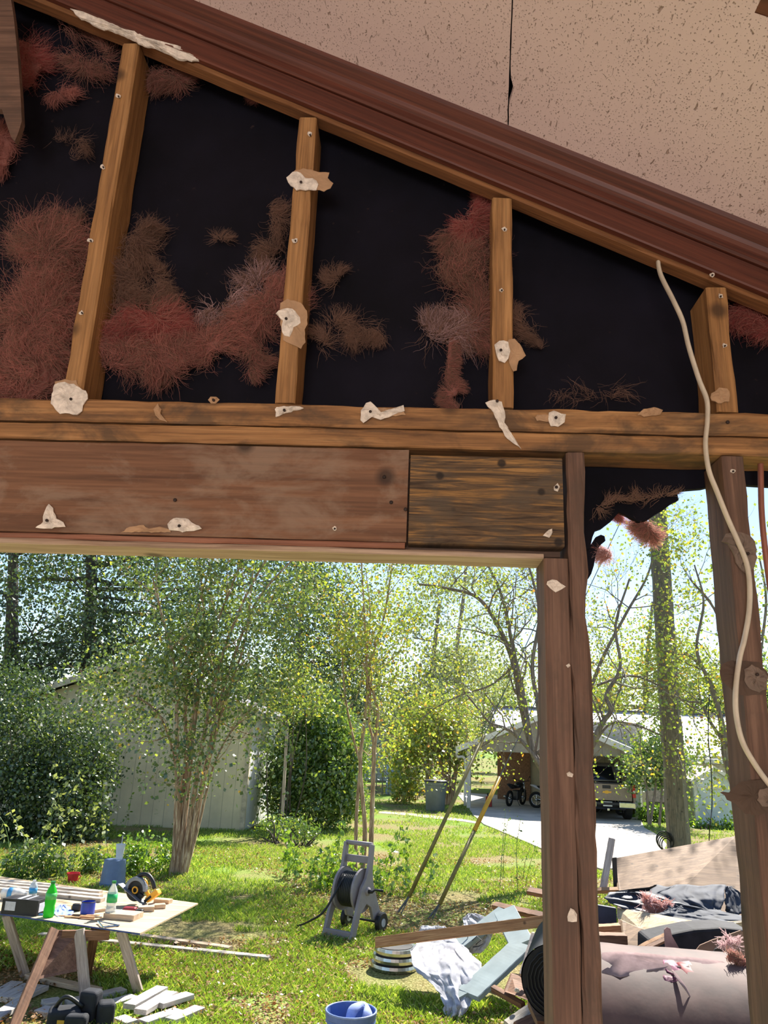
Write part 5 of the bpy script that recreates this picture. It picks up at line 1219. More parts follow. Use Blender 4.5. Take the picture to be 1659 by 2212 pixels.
# red tool
p = T(284, 1974)
t = thing('red_power_tool', p, 'small red and black hand tool lying near the saw', 'tool')
MB().box(p+Vector((-.03, .03, .03)), (.14, .08, .055)).build('body', plain('dark_red', (128, 34, 44), .4), t, bevel=.02); MB().box(p+Vector((.07, .02, .022)), (.08, .06, .04)).build('grip', m_black, t, bevel=.012)
t = thing('glue_tube', T(256, 1974), 'pale blue and white crumpled packet beside the clear bottle', 'packet')
MB().tube([T(248, 1976, .02), T(256, 1972, .035), T(262, 1967, .02)], [.004, .028, .018], 10, flat=.6).build('packet_body', plain('packet_blue', (150, 190, 206), .4, var=.3, sc=30), t, smooth=True)
# circular saw
def saw():
    p = T(298, 1956); t = thing('circular_saw', p, 'yellow and black cordless circular saw standing on the table', 'circular saw')
    M = Matrix.Translation(p) @ Matrix.Rotation(R(-12), 4, 'Z'); R3 = M.to_3x3(); ry = R3 @ Matrix.Rotation(R(90), 3, 'X')
    c = M @ Vector((-.04, 0, .15)); gy_ = plain('saw_grey', (128, 132, 140), .4, .4); yl = plain('saw_yellow', (232, 168, 40), .4, var=.06)
    MB().lathe([(.03, -.002), (.10, -.0015), (.10, .0015), (.03, .002)], c, 32, ry).build('blade', m_black, t)
    m = MB(); n = 18; pts = []
    for i in range(n+1):
        a = R(-5)+R(200)*i/n; pts.append((math.cos(a)*.128, math.sin(a)*.128))
    inn = [(x*.70, z*.70) for x, z in reversed(pts)]
    m.prism([c+R3 @ Vector((x, -.03, z)) for x, z in pts+inn], R3 @ Vector((0, .055, 0))); m.build('upper_guard', gy_, t, bevel=.006)
    pts = []
    for i in range(n+1):
        a = R(175)+R(160)*i/n; pts.append((math.cos(a)*.112, math.sin(a)*.112))
    inn = [(x*.5, z*.5) for x, z in reversed(pts)]
    MB().prism([c+R3 @ Vector((x, -.022, z)) for x, z in pts+inn], R3 @ Vector((0, .04, 0))).build('lower_guard', m_black, t, bevel=.004)
    MB().torus(c+R3 @ Vector((0, -.03, 0)), .03, .008, ry).build('arbor', yl, t, smooth=True)
    beam('base_plate', M @ Vector((-.22, -.03, .20)), M @ Vector((.10, -.03, .02)), .11, .005, gy_, t, up=(.4, 0, 1))
    MB().tube([M @ Vector((-.04, .02, .16)), M @ Vector((-.04, .16, .16))], [.05, .045], 18).build('motor', yl, t, smooth=True)
    MB().tube(catmull([M @ Vector(q) for q in [(-.06, .02, .26), (.0, .02, .30), (.07, .02, .295), (.13, .02, .24), (.16, .02, .17)]], 5), [.022]*20+[.02], 12).build('handle', m_black, t, smooth=True)
    MB().tube(catmull([M @ Vector(q) for q in [(.02, .02, .25), (.05, .02, .22), (.06, .02, .16), (.10, .02, .10)]], 5), .022, 10).build('handle_bracket', yl, t, smooth=True)
    MB().box(M @ Vector((.155, .02, .105)), (.16, .08, .06), R3 @ Matrix.Rotation(R(-38), 3, 'Y')).build('battery', yl, t, bevel=.012)
    MB().box(M @ Vector((.115, .02, .075)), (.10, .085, .03), R3 @ Matrix.Rotation(R(-38), 3, 'Y')).build('battery_base', m_black, t, bevel=.008)
saw()
# long boards on the back of the table
bl = [(-60, 1898, 120, 1914), (-60, 1903, 218, 1928), (-60, 1909, 218, 1936), (-60, 1915, 222, 1944)]
nb = ['farthest of the four', 'second from the back', 'third from the back', 'nearest of the four']
for i, (xa, ya, xb, yb) in enumerate(bl):
    o = beam('long_board', T(xa, ya, .02), T(xb, yb, .02), .083, .036, m_whitebd, seed=90+i); tag(o, 'long pale board lying along the back of the table, '+nb[i], 'board', 'long boards on the table')
def block(name, label, cx, cy, L, Wd, Hh, ang, mat=m_lumber, z=0, base=T, cat='wood block'):
    p = base(cx, cy); d = Vector((math.cos(R(ang)), math.sin(R(ang)), 0))*L/2; u = Vector((0, 0, Hh/2+z+.001))
    o = beam(name, p-d+u, p+d+u, Wd, Hh, mat, seed=int(cx)); return tag(o, label, cat)
block('wood_block', 'large flat wood offcut at the front right of the table', 266, 1983, .32, .2, .05, -8)
block('wood_block', 'small pale offcut right of the red tool', 315, 1968, .16, .09, .045, 20)
block('wood_block', 'small offcut behind the saw battery, second from the table end', 338, 1962, .17, .09, .04, 25)
block('wood_block', 'thin offcut farthest right on the table', 352, 1950, .18, .09, .038, -10)
block('wood_block', 'thin upright offcut between the blue tin and clear bottle', 215, 1970, .14, .03, .03, 55)
for i, (x, y, L, a, w_) in enumerate([(160, 1980, .34, 4, 'longest'), (172, 1984, .30, -3, 'middle'), (185, 1981, .26, 8, 'uppermost'), (196, 1986, .22, -6, 'lowest')]):
    o = block('wood_shim', 'thin wood shim in the little heap at the front edge of the table, '+w_, x, y, L, .035, .006, a, m_orangewood, z=.007*i, cat='shim'); o['group'] = 'heap of shims'
t = thing('speed_square', T(226, 2000), 'metal square tool lying in front of the wood block', 'square')
MB().tube([T(212, 1990, .02), T(222, 2003, .01)], .008, 6).tube([T(222, 2003, .01), T(258, 1999, .01)], .008, 6).tube([T(212, 1990, .02), T(258, 1999, .01)], .006, 6).build('steel_edge', m_chrome, t)

# --- upturned bucket with foam cup, red pot
p = G(242, 1914); hb = P(242, 1856, p.y).z
t = thing('upturned_bucket', p, 'upside-down grey blue bucket on the grass behind the table', 'bucket')
mbk = plain('blue_grey_plastic', (112, 132, 164), .45, var=.06)
MB().lathe([(.205, 0), (.205, .03), (.198, .035), (.2, .06), (.195, .065), (.165, hb)], p, 32).build('body', mbk, t, smooth=False)
MB().tube([p+Vector((-.2, -.06, .06)), p+Vector((0, -.24, .02)), p+Vector((.2, -.06, .06))], .004, 6).build('wire_handle', m_chrome, t)
p2 = p+Vector((.06, 0, hb+.001)); hc = P(253, 1823, p.y).z-hb
t = thing('foam_cup', p2, 'white foam cup with straw standing on the upturned bucket', 'cup')
MB().lathe([(.05, 0), (.072, hc*.93), (.076, hc*.94), (.076, hc)], p2, 24).build('cup_body', plain('white_foam', (226, 228, 234), .7, var=.03), t, smooth=False)
MB().tube([p2+Vector((.01, 0, hc*.9)), p2+Vector((.015, 0, hc+.13))], .007, 8).build('straw', plain('straw_white', (236, 236, 240), .4), t)
p = G(156, 1908); hr = P(156, 1885, p.y).z
t = thing('red_pot', p, 'small red plastic pot on the grass left of the upturned bucket', 'pot')
MB().lathe([(.07, 0), (.09, hr*.85), (.10, hr*.86), (.10, hr), (.09, hr), (.065, .02)], p, 24).build('body', plain('red_plastic', (196, 34, 52), .35), t, smooth=False)
MB().tube([p+Vector((.09, 0, hr*.9)), p+Vector((.13, 0, hr*.7)), p+Vector((.09, 0, hr*.4))], .008, 6).build('handle', plain('red_plastic_handle', (196, 34, 52), .35), t)
# --- blue bucket at the bottom edge
p = G(755, 2260); zt = P(755, 2182, p.y).z
t = thing('blue_bucket', p, 'open blue bucket at the bottom edge of the photo, cloth inside', 'bucket')
rr = 47/ppm(p.y)*.98
MB().lathe([(rr*.86, 0), (rr*.93, zt*.7), (rr*1.0, zt*.72), (rr*.97, zt*.80), (rr*1.0, zt*.82), (rr*1.02, zt), (rr*.96, zt), (rr*.82, .03)], p, 40).build('body', plain('blue_bucket_plastic', (92, 118, 176), .4, var=.06), t, smooth=False)
MB().torus(p+Vector((0, 0, zt)), rr*.995, .008).build('rim', plain('bucket_rim', (130, 150, 196), .4), t, smooth=True)
o = MB().tube(catmull([p+Vector((-.02, -.06, zt-.10)), p+Vector((.02, .0, zt+.005)), p+Vector((.10, .07, zt+.02)), p+Vector((.14, .0, zt-.02)), p+Vector((.10, -.09, zt-.09))], 5), [.02, .03, .04, .045, .05, .05, .05, .045, .045, .05, .05, .045, .04, .04, .045, .05, .05, .045, .04, .03, .02], 12, flat=.5).build('cloth', plain('light_blue_cloth', (150, 164, 210), .9, var=.15), smooth=True)
tag(o, 'pale blue rag hanging over the inside of the blue bucket', 'cloth')

# --- lumber on the grass
def gb(label, x0, y0, x1, y1, w, h, mat, z=0, name='cut_board', grp=None, seed=None, dz=0):
    a = G(x0, y0); b = G(x1, y1); a.z = b.z = h/2+z+.012; b.z += dz; FOOT.append((a, b, w))
    o = beam(name, a, b, w, h, mat, seed=seed or int(x0+y0)); return tag(o, label, 'board', grp)
gb('long pale board on the grass reaching from under the table to the right', 85, 2026, 582, 2077, .10, .04, m_whitebd)
gb('shorter long board on the grass behind the longest one', 288, 2026, 497, 2056, .10, .04, m_lumber, name='cut_board')
gb('sunlit board on the grass between the sawhorse legs', 60, 2116, 212, 2150, .10, .045, m_lumber)
cuts = [(-20, 2165, 34, 2133, 'far left, farthest back'), (2, 2168, 62, 2138, 'far left, beside the brown sawhorse leg'), (30, 2170, 92, 2141, 'just behind the brown sawhorse leg'), (-15, 2212, 44, 2172, 'far left corner, nearest'),
        (145, 2176, 266, 2148, 'long one left of the right pile, farthest back'), (190, 2194, 288, 2163, 'long one beside the front sawhorse foot'), (92, 2178, 128, 2172, 'short one left of the black tool bag'), (84, 2192, 138, 2202, 'half hidden left of the black tool bag'),
        (276, 2196, 348, 2155, 'top left of the right pile, with a raised edge'), (300, 2208, 368, 2166, 'middle of the right pile, marked'), (356, 2176, 400, 2160, 'back right of the right pile'), (340, 2192, 408, 2170, 'crossing the back right of the right pile'),
        (306, 2220, 384, 2194, 'front of the right pile'), (366, 2216, 430, 2188, 'rightmost of the right pile'), (256, 2210, 284, 2222, 'square end beside the black tool bag'), (184, 2200, 246, 2196, 'grey one behind the black tool bag')]
m_cut = wood('cut_lumber', (172, 160, 152), (208, 198, 188), (228, 220, 210), stain=(150, 140, 146), stain_amt=.4)
for i, (a, b_, c, d_, lb_) in enumerate(cuts):
    gb('cut lumber piece on the grass, '+lb_, a, b_, c, d_, .12 if i not in (7, 6) else .14, .042, m_cut, z=.0 if i not in (8, 9, 11) else .043, grp='cut lumber pieces under the table', seed=200+i)
# black tool bag
p = G(168, 2222)
t = thing('tool_bag', p, 'black tool bag with pouches at the bottom left, under the table', 'tool bag')
for c, s, a in [((-.12, -.02, .08), (.26, .2, .15), 20), ((.05, .08, .14), (.16, .14, .26), -10), ((.2, .05, .10), (.14, .16, .2), 25), ((.02, -.1, .07), (.18, .12, .14), 5)]:
    MB().box(p+Vector(c), s, Matrix.Rotation(R(a), 3, 'Z')).build('pouch', plain('black_fabric', (30, 32, 38), .85, var=.3), t, bevel=.035, seg=4)
MB().box(p+Vector((-.1, -.13, .08)), (.06, .01, .03)).build('yellow_patch', m_yel, t)
MB().tube(catmull([p+Vector((-.24, 0, .1)), p+Vector((-.12, -.05, .24)), p+Vector((.02, 0, .16))], 6), .018, 8).build('strap', m_black, t, smooth=True)

# --- hose reel cart
def reel():
    p = G(760, 2018); t = thing('hose_reel_cart', p, 'grey plastic hose reel cart standing on the grass', 'hose reel')
    ang = R(-28); M = Matrix.Translation(p) @ Matrix.Rotation(ang, 4, 'Z'); R3 = M.to_3x3(); rx = R3 @ Matrix.Rotation(R(90), 3, 'Y')
    g_ = plain('grey_taupe_plastic', (140, 132, 134), .5, var=.06)
    s_ = .95
    out = [(-.40, 0), (-.29, 0), (-.17, .30), (-.03, .40), (.09, .34), (.17, .18), (.30, .14), (.36, .24), (.24, .44), (.13, .62), (.10, .80), (.13, 1.12), (.05, 1.14), (.0, .86), (-.06, .72), (-.16, .62), (-.23, .46)]
    for x in (-.20, .20):
        MB().prism([M @ Vector((x-.022, y*s_, z*s_)) for y, z in out], R3 @ Vector((.044, 0, 0))).build('side_frame', g_, t, bevel=.008)
        w = MB().lathe([(.04, -.03), (.11, -.035), (.125, -.02), (.125, .02), (.11, .035), (.04, .03)], M @ Vector((x*1.32, .30*s_, .125)), 26, rx).build('wheel', m_black, t)
        MB().lathe([(.02, -.04), (.05, -.038), (.05, .038), (.02, .04)], M @ Vector((x*1.32, .30*s_, .125)), 16, rx).build('hubcap', plain('light_grey_hub', (176, 176, 180), .4), w)
    c = M @ Vector((0, -.02, .53))
    for x in (-.14, .14):
        cc = c+R3 @ Vector((x, 0, 0))
        MB().lathe([(.06, -.012), (.25, -.008), (.262, -.016), (.262, .016), (.25, .008), (.06, .012)], cc, 36, rx).build('drum_disc', g_, t)
    MB().tube([c+R3 @ Vector((-.24, 0, 0)), c+R3 @ Vector((.24, 0, 0))], .05, 16).build('axle', g_, t, smooth=True)
    MB().tube([c+R3 @ Vector(q) for q in [(.22, 0, 0), (.29, 0, 0), (.30, .05, .02), (.42, .05, .02)]], [.03, .02, .014, .018], 10).build('crank', m_black, t, smooth=True)
    MB().tube([M @ Vector((-.2, .085, 1.07)), M @ Vector((.2, .085, 1.07))], .03, 12).build('handle_bar', g_, t, smooth=True)
    MB().box(M @ Vector((0, .09, .88)), (.38, .035, .09), R3).build('upper_cross_panel', g_, t, bevel=.01)
    MB().box(M @ Vector((0, -.33, .055)), (.40, .05, .10), R3).build('base_bar', g_, t, bevel=.01)
    MB().tube([M @ Vector((-.3, .30*s_, .125)), M @ Vector((.3, .30*s_, .125))], .014, 8).build('wheel_axle', m_black, t)
    h = thing('garden_hose', c, 'black garden hose wound on the reel, its end trailing left over the grass', 'hose')
    m = MB()
    for lay, rad in enumerate((.10, .135, .17, .20)):
        for k in range(9): m.torus(c+R3 @ Vector((-.105+.026*k, 0, 0)), rad, .0125, rx, 30, 7)
    tag(m.build('coil', plain('black_hose', (36, 38, 38), .5, var=.2), h, smooth=True), kind='stuff')
    tl = catmull([c+R3 @ Vector((-.06, -.12, .17)), c+R3 @ Vector((-.07, -.24, .05)), P(700, 1968, p.y-.3), P(668, 1990, p.y-.2), G(640, 2004)+Vector((0, 0, .02)), G(608, 2004)+Vector((0, 0, .02))], 8)
    MB().tube(tl, .013, 10).build('trailing_end', m_black, h, smooth=True)
reel()

# --- stack of round silver rings
p = G(851, 2092)
t = thing('metal_ring_stack', p, 'squat stack of round shiny metal bands left of the white bags', 'metal rings')
rs = 42/ppm(p.y)
for k, (z, f_, x) in enumerate([(.035, 1.0, 0), (.115, .96, .01), (.195, .93, .02)]):
    MB().lathe([(rs*f_*.8, z-.03), (rs*f_, z-.03), (rs*f_*1.03, z), (rs*f_, z+.03), (rs*f_*.8, z+.03), (rs*f_*.5, z+.02)], p+Vector((x, 0, 0)), 36).build('metal_band', plain('brushed_steel', (190, 190, 186), .25, 1.0, var=.1), t, smooth=False)
MB().lathe([(rs*.8, .0), (rs*.8, .23)], p, 24).build('dark_core', mdark, t)

# --- white plastic sacks
m_sack = pinkmat('white_plastic_sack', (244, 244, 250), .45)
def sackthing(label, rows, amp, fr, seed, marks):
    o = crumple('plastic_sack', label, 'plastic sack', rows, m_sack, amp, fr, .002, 60, seed, sub=8)
    WM[o.name] = o.matrix_basis.copy()
    m = MB()
    for mk in marks:
        m.tube([P(x, y, yy) for x, y, yy in mk], .010, 6, flat=.4)
    if marks: m.build('black_print', plain('black_ink_%d' % seed, (28, 28, 34), .6), o)
    return o
sackthing('large white plastic sack slumped under the long brown beam', [(2038, 900, 1000, 8.9, 8.9), (2055, 886, 1015, 8.8, 8.7), (2080, 888, 1040, 8.55, 8.5), (2105, 905, 1046, 8.35, 8.35), (2130, 938, 1034, 8.25, 8.25), (2150, 950, 1018, 8.15, 8.15), (2172, 958, 1018, 8.02, 8.02), (2190, 962, 1004, 7.98, 7.98), (2203, 962, 994, 7.93, 7.93)], .11, 3.4, 4, [])
sackthing('white printed plastic sack behind the long brown beam, up against the blue-grey frame', [(1974, 1012, 1026, 9.35, 9.35), (1985, 1000, 1060, 9.3, 9.3), (2000, 1002, 1080, 9.2, 9.2), (2020, 990, 1062, 9.1, 9.1), (2045, 985, 1052, 9.0, 9.0), (2060, 990, 1040, 8.95, 8.95)], .07, 5, 7,
          [[(1020, 2032, 8.93), (1030, 2022, 8.92), (1040, 2030, 8.92), (1028, 2040, 8.92)], [(1036, 2018, 8.93), (1048, 2014, 8.92), (1052, 2022, 8.92)], [(1022, 2046, 8.9), (1034, 2044, 8.9), (1044, 2038, 8.9)], [(1002, 2012, 9.0), (1012, 2020, 9.0), (1008, 2030, 9.0)]])
sackthing('small white sack end poking up left of the printed one', [(2000, 912, 960, 9.2, 9.2), (2012, 904, 972, 9.15, 9.15), (2026, 902, 985, 9.05, 9.05), (2040, 905, 990, 8.95, 8.95)], .05, 4, 9, [[(940, 2003, 9.05), (950, 2005, 9.05), (956, 2010, 9.05)]])
# --- blue grey door frame
m_fr = plain('blue_grey_painted', (150, 162, 162), .45, var=.08, sc=3)
q = [P(1090, 1968, 9.25), P(1128, 2042, 8.55), P(1012, 2150, 8.12), P(950, 2075, 8.85)]
for k in q: k.z = max(k.z, .05)
t = thing('door_frame_panel', (q[0]+q[2])/2, 'blue-grey painted frame lying tilted on the debris right of the sacks', 'frame')
nup = (q[1]-q[0]).cross(q[2]-q[1]).normalized(); nup = nup if nup.z > 0 else -nup
for i, w in ((0, .24), (1, .28), (2, .2), (3, .2)):
    beam('frame_rail', q[i], q[(i+1) % 4], w, .05, m_fr, t, up=nup, cham=.006, seed=300+i)
# --- long brown beam across the sacks
o = beam('long_beam', P(812, 2036, 8.75), P(1190, 1988, 8.2), .045, .095, m_orangewood, seed=310, up=(0, .35, 1)); tag(o, 'long brown beam lying across the white sacks', 'beam')
def db(label, x0, y0, Y0, x1, y1, Y1, w, h, mat, name='debris_board', up=(0, -.5, 1), seed=None, cat='board'):
    a, b = P(x0, y0, Y0), P(x1, y1, Y1); a.z = max(a.z, h/2+.005); b.z = max(b.z, h/2+.005)
    o = beam(name, a, b, w, h, mat, seed=seed or int(x0+y0), up=up, wob=.002); return tag(o, label, cat)
db('reddish board in the debris just left of the post, uppermost', 1068, 1956, 9.6, 1200, 1986, 9.0, .09, .05, m_brownwood)
db('thin dark board below the uppermost reddish board', 1090, 2004, 9.2, 1200, 1980, 8.7, .06, .03, m_brownwood)
db('short brown board end left of the post, on the lawn side', 1142, 1924, 9.8, 1200, 1936, 9.6, .10, .045, m_brownwood)
db('thin broken stick standing in front of the blue-grey frame', 1152, 2018, 8.0, 1126, 2106, 7.7, .035, .03, m_greywood)
db('pale board running off the bottom edge beside the post', 1098, 2216, 7.3, 1180, 2160, 7.6, .10, .04, m_whitebd)
db('brown board below the pale one at the bottom edge of the post', 1120, 2222, 7.1, 1190, 2188, 7.4, .11, .04, m_brownwood)
t = thing('plank_offcut', P(1125, 2150, 7.6), 'square brown plank offcut with a paper scrap, left of the post foot', 'plank')
poly('plank', None, None, [(1105, 2105), (1150, 2112), (1172, 2160), (1166, 2172), (1118, 2152), (1090, 2142)], [7.9, 7.9, 7.6, 7.55, 7.55, 7.7], .05, m_brownwood, t)
crust(el(1117, 2139, 6, 5, 10), 7.50, .008, random.Random(3)).build('paper_scrap', m_gyp, t)
db('dark brown board edge under the square offcut', 1065, 2135, 7.9, 1130, 2172, 7.6, .05, .05, m_brownwood)
# --- black felt roll and kraft faced insulation roll
def cyl_roll(name, label, cat, a, b, r, mat, endmat, n=48, k=24, bump_=.02, seed=1, sag=.0):
    a, b = Vector(a), Vector(b); t = thing(name, (a+b)/2-Vector((0, 0, r)), label, cat); x = (b-a).normalized(); z = Vector((0, 0, 1)); y = z.cross(x).normalized(); z = x.cross(y)
    V = []; m = MB()
    for i in range(k+1):
        c = a.lerp(b, i/k)
        for j in range(n):
            th = 2*math.pi*j/n; e = 1+bump_*(mnoise.noise(Vector((i/k*3, math.cos(th)*1.5, math.sin(th)*1.5+seed)))+.6*mnoise.noise(Vector((i/k*9, math.cos(th)*4, math.sin(th)*4+seed))))
            V.append(c+(y*math.cos(th)+z*math.sin(th))*r*e)
    m.add(V, [(i*n+j, i*n+(j+1) % n, (i+1)*n+(j+1) % n, (i+1)*n+j) for i in range(k) for j in range(n)]); m.build('facing', mat, t, smooth=True)
    for c, s in ((a, -1), (b, 1)):
        mm = MB(); pts = []
        for i in range(120):
            th = i*.42; q = r*(.08+.84*i/120); pts.append(c+x*s*.012+(y*math.cos(th)+z*math.sin(th))*q)
        mm.tube(pts, r*.028, 5); cap = MB().prism([c-x*s*.03+(y*math.cos(2*math.pi*j/n)+z*math.sin(2*math.pi*j/n))*r*.97 for j in range(n)], x*s*.03)
        e_ = cap.build('roll_end', endmat, t); mm.build('spiral_edge', mat, e_, smooth=True)
    return t
m_kraft = plain('kraft_facing', (88, 64, 56), .7, var=.18, sc=5, bmp=.2)
rt_ = P(1400, 2049, 5.0); rr_ = rt_.z/2+.0
rl = P(1215, 2049, 5.0); rR = P(1625, 2069, 4.85)
cz = rt_.z-rr_
cyl_roll('insulation_roll', 'big brown paper faced insulation roll lying outside between the two right posts', 'insulation roll', (rl.x, 5.0+rr_*.2, rr_), (rR.x, 4.88+rr_*.2, rr_-.01), rr_*.985, m_kraft, m_pink, bump_=.012, seed=4)
def onroll(x, y, e=.004):
    """point of the roll surface seen at a pixel"""
    d = Vector(ray(x, y)); o = Vector(_C); c = Vector((0, 5.0+rr_*.2, rr_)); r = rr_*.985*1.012+e
    a = d.y**2+d.z**2; b = 2*((o.y-c.y)*d.y+(o.z-c.z)*d.z); cc = (o.y-c.y)**2+(o.z-c.z)**2-r*r; D_ = b*b-4*a*cc
    if D_ < 0: return None
    return o+d*((-b-math.sqrt(D_))/(2*a))
def rollpatch(name, label, pts, mat, seed, h=.006, cat='plastic scrap'):
    ps = [onroll(x, y, .008) for x, y in pts]; ps = [q for q in ps if q is not None]; c = sum(ps, Vector())/len(ps); rg = random.Random(seed)
    m = MB(); n = len(ps); vs = []
    for s in (1, .7, .35):
        for q in ps:
            w = c+(q-c)*s; ax = Vector((w.x, 5.0+rr_*.2, rr_)); d = (w-ax).normalized(); vs.append(ax+d*(rr_*.985*1.008+.003*seed+rg.random()*h))
    vs.append(c+Vector((0, -.004-.001*seed, .012))); fs = []
    for k in range(2): fs += [(k*n+i, k*n+(i+1) % n, (k+1)*n+(i+1) % n, (k+1)*n+i) for i in range(n)]
    fs += [(2*n+i, 2*n+(i+1) % n, 3*n) for i in range(n)]
    o = m.add(vs, fs).build(name, mat, smooth=True); s_ = o.modifiers.new('s', 'SOLIDIFY'); s_.thickness = .002
    return tag(o, label, cat)
m_film = pinkmat('milky_film', (176, 152, 150), .3); m_mag = plain('magenta_print', (140, 66, 96), .6, var=.2); m_redp = plain('red_print', (150, 60, 60), .6, var=.2)
rollpatch('plastic_film', 'pale torn plastic film over the top left of the brown insulation roll', [(1300, 2056), (1340, 2056), (1400, 2060), (1450, 2064), (1500, 2068), (1560, 2076), (1590, 2090), (1575, 2104), (1535, 2096), (1520, 2116), (1490, 2108), (1475, 2126), (1440, 2110), (1400, 2116), (1370, 2104), (1340, 2112), (1300, 2100)], m_film, 1, .010)
rollpatch('printed_film_scrap', 'pink printed scrap of film in the middle of the brown roll', [(1432, 2076), (1455, 2078), (1470, 2090), (1478, 2105), (1462, 2112), (1440, 2100), (1434, 2088)], m_mag, 2, .012)
rollpatch('printed_film_scrap', 'dark red printed scrap of film right of the pink one', [(1462, 2080), (1488, 2078), (1500, 2092), (1512, 2112), (1500, 2122), (1480, 2108), (1468, 2094)], m_redp, 3, .012)
rollpatch('printed_film_scrap', 'faded purple scrap of film low on the brown roll', [(1432, 2108), (1458, 2112), (1468, 2120), (1455, 2126), (1436, 2122)], plain('faded_purple', (120, 70, 88), .6), 4, .01)
t = thing('film_tatter', onroll(1470, 2110), 'twisted pale film tatter trailing down the front of the brown roll', 'plastic scrap')
MB().tube(catmull([onroll(1452, 2095, .02), onroll(1470, 2120, .05), onroll(1485, 2142, .04), onroll(1500, 2172, .02)], 6), [.006, .008, .01, .012, .013, .012, .012, .011, .01, .01, .009, .008, .007, .006, .005, .004, .004, .003, .002], 8, flat=.3).build('twist', m_film, t, smooth=True)
t = thing('upright_film', P(1448, 2045, 5.4), 'pinkish upright tongue of film sticking up behind the brown roll', 'plastic scrap')
poly('tongue', None, None, [(1438, 2054), (1436, 2030), (1435, 2008), (1441, 2003), (1448, 2006), (1452, 2022), (1460, 2036), (1468, 2050), (1466, 2058)], 5.45, .01, m_film, t)
# black roofing felt roll behind, left
fr_ = 62/ppm(6.6)
pc = P(1198, 2116, 6.6)
cyl_roll('black_felt_roll', 'round end of a black felt roll bulging out left of the double post', 'felt roll', (pc.x, 6.55, max(pc.z, fr_)), (pc.x+.25, 7.6, max(pc.z, fr_)), fr_, m_feltblue if False else plain('roofing_felt', (26, 26, 30), .7, var=.3), plain('roofing_felt_end', (22, 22, 26), .8, var=.3), seed=8, k=12)
# pile below the black roll so it rests on something
db('broad dark board under the black felt roll', 1150, 2190, 6.9, 1290, 2195, 6.9, .5, .05, m_brownwood, up=(0, 0, 1))
# --- debris in the right bay
def mound():
    rg = random.Random(3); zt_ = P(1400, 2034, 7.2).z-.03; x0 = P(1120, 2034, 7.2).x; x1 = P(1740, 2034, 7.2).x; n = 46; k = 26; m = MB()
    for j in range(k+1):
        for i in range(n+1):
            u, v = i/n, j/k; e = min(1, 6*u, 6*(1-u))*min(1, 14*v, 3.2*(1-v)); f = mnoise.noise(Vector((u*9, v*6, 0)))+.5*mnoise.noise(Vector((u*25, v*15, 4)))
            yy = 5.68+2.6*v; zl = P(1400, 2056 if yy < 6.4 else 2040, yy).z-.02; m.v.append((x0+(x1-x0)*u, yy, max(0.0, min(zl, P(1400, 2040, 7.0).z if yy > 7 else 9)*e*(.93+.07*f)-.01)))
    m.f = [(j*(n+1)+i, j*(n+1)+i+1, (j+1)*(n+1)+i+1, (j+1)*(n+1)+i) for j in range(k) for i in range(n)]
    tag(m.build('debris_heap', plain('dark_debris', (52, 44, 42), .9, var=.5, sc=14, bmp=.6)), 'dark heap of torn felt and rubbish between the two right posts', 'debris', kind='stuff')
mound()
poly('leaning_plywood', 'large sun dappled plywood sheet leaning in the debris right of the double post', 'plywood sheet', [(1331, 1854), (1590, 1806), (1720, 1786), (1720, 2100), (1590, 2090), (1360, 2062), (1350, 2041), (1336, 1995)], [10.0, 10.0, 10.0, 8.2, 8.25, 8.3, 8.35, 8.75], .016, wood('leaning_plywood_face', (112, 84, 60), (146, 114, 84), (172, 140, 108), sc=.6))
poly('black_strip', 'narrow black felt strip along the left edge of the leaning plywood', 'felt strip', [(1322, 1853), (1332, 1852), (1335, 1925), (1326, 1925)], 9.5, .01, mdark)
db('rough broken stick standing at the left of the leaning plywood', 1322, 1812, 9.2, 1302, 1925, 9.0, .07, .04, m_greywood)
db('orange board end right beside the double post', 1285, 1924, 8.9, 1335, 1923, 8.9, .05, .04, m_orangewood)
m_film2 = m_feltblue
crumple('felt_sheet', 'upper crumpled blue-black felt sheet draped over the leaning plywood', 'felt sheet', [(1926, 1330, 1345, 8.7, 8.7), (1918, 1400, 1566, 8.6, 8.6), (1912, 1420, 1568, 8.55, 8.55), (1930, 1400, 1562, 8.4, 8.4), (1945, 1420, 1564, 8.3, 8.3), (1960, 1470, 1558, 8.25, 8.25), (1972, 1530, 1556, 8.2, 8.2)], m_feltblue, .06, 4, .004, 50, 11)
crumple('felt_sheet', 'dark folded felt sheet with pink fluff in it, left part of the felt heap', 'felt sheet', [(1928, 1318, 1400, 8.2, 8.3), (1940, 1303, 1440, 8.15, 8.2), (1952, 1318, 1470, 8.1, 8.15), (1964, 1345, 1500, 8.05, 8.1), (1976, 1400, 1520, 8.0, 8.0)], plain('dark_felt_fold', (40, 44, 54), .6, var=.3), .05, 4, .004, 40, 12)
crumple('felt_sheet', 'glossy felt sheet edge sweeping right along the bottom of the felt heap', 'felt sheet', [(1956, 1445, 1480, 7.95, 7.95), (1966, 1440, 1540, 7.9, 7.9), (1978, 1400, 1600, 7.85, 7.8), (1988, 1420, 1620, 7.8, 7.7), (1996, 1440, 1620, 7.75, 7.7)], m_feltblue, .05, 4, .004, 50, 13)
crumple('felt_sheet', 'small torn felt flap at the right end of the felt heap', 'felt sheet', [(1915, 1568, 1580, 8.5, 8.5), (1930, 1566, 1600, 8.45, 8.4), (1955, 1566, 1610, 8.35, 8.3), (1975, 1570, 1610, 8.3, 8.2)], m_feltblue, .05, 4, .004, 20, 14)
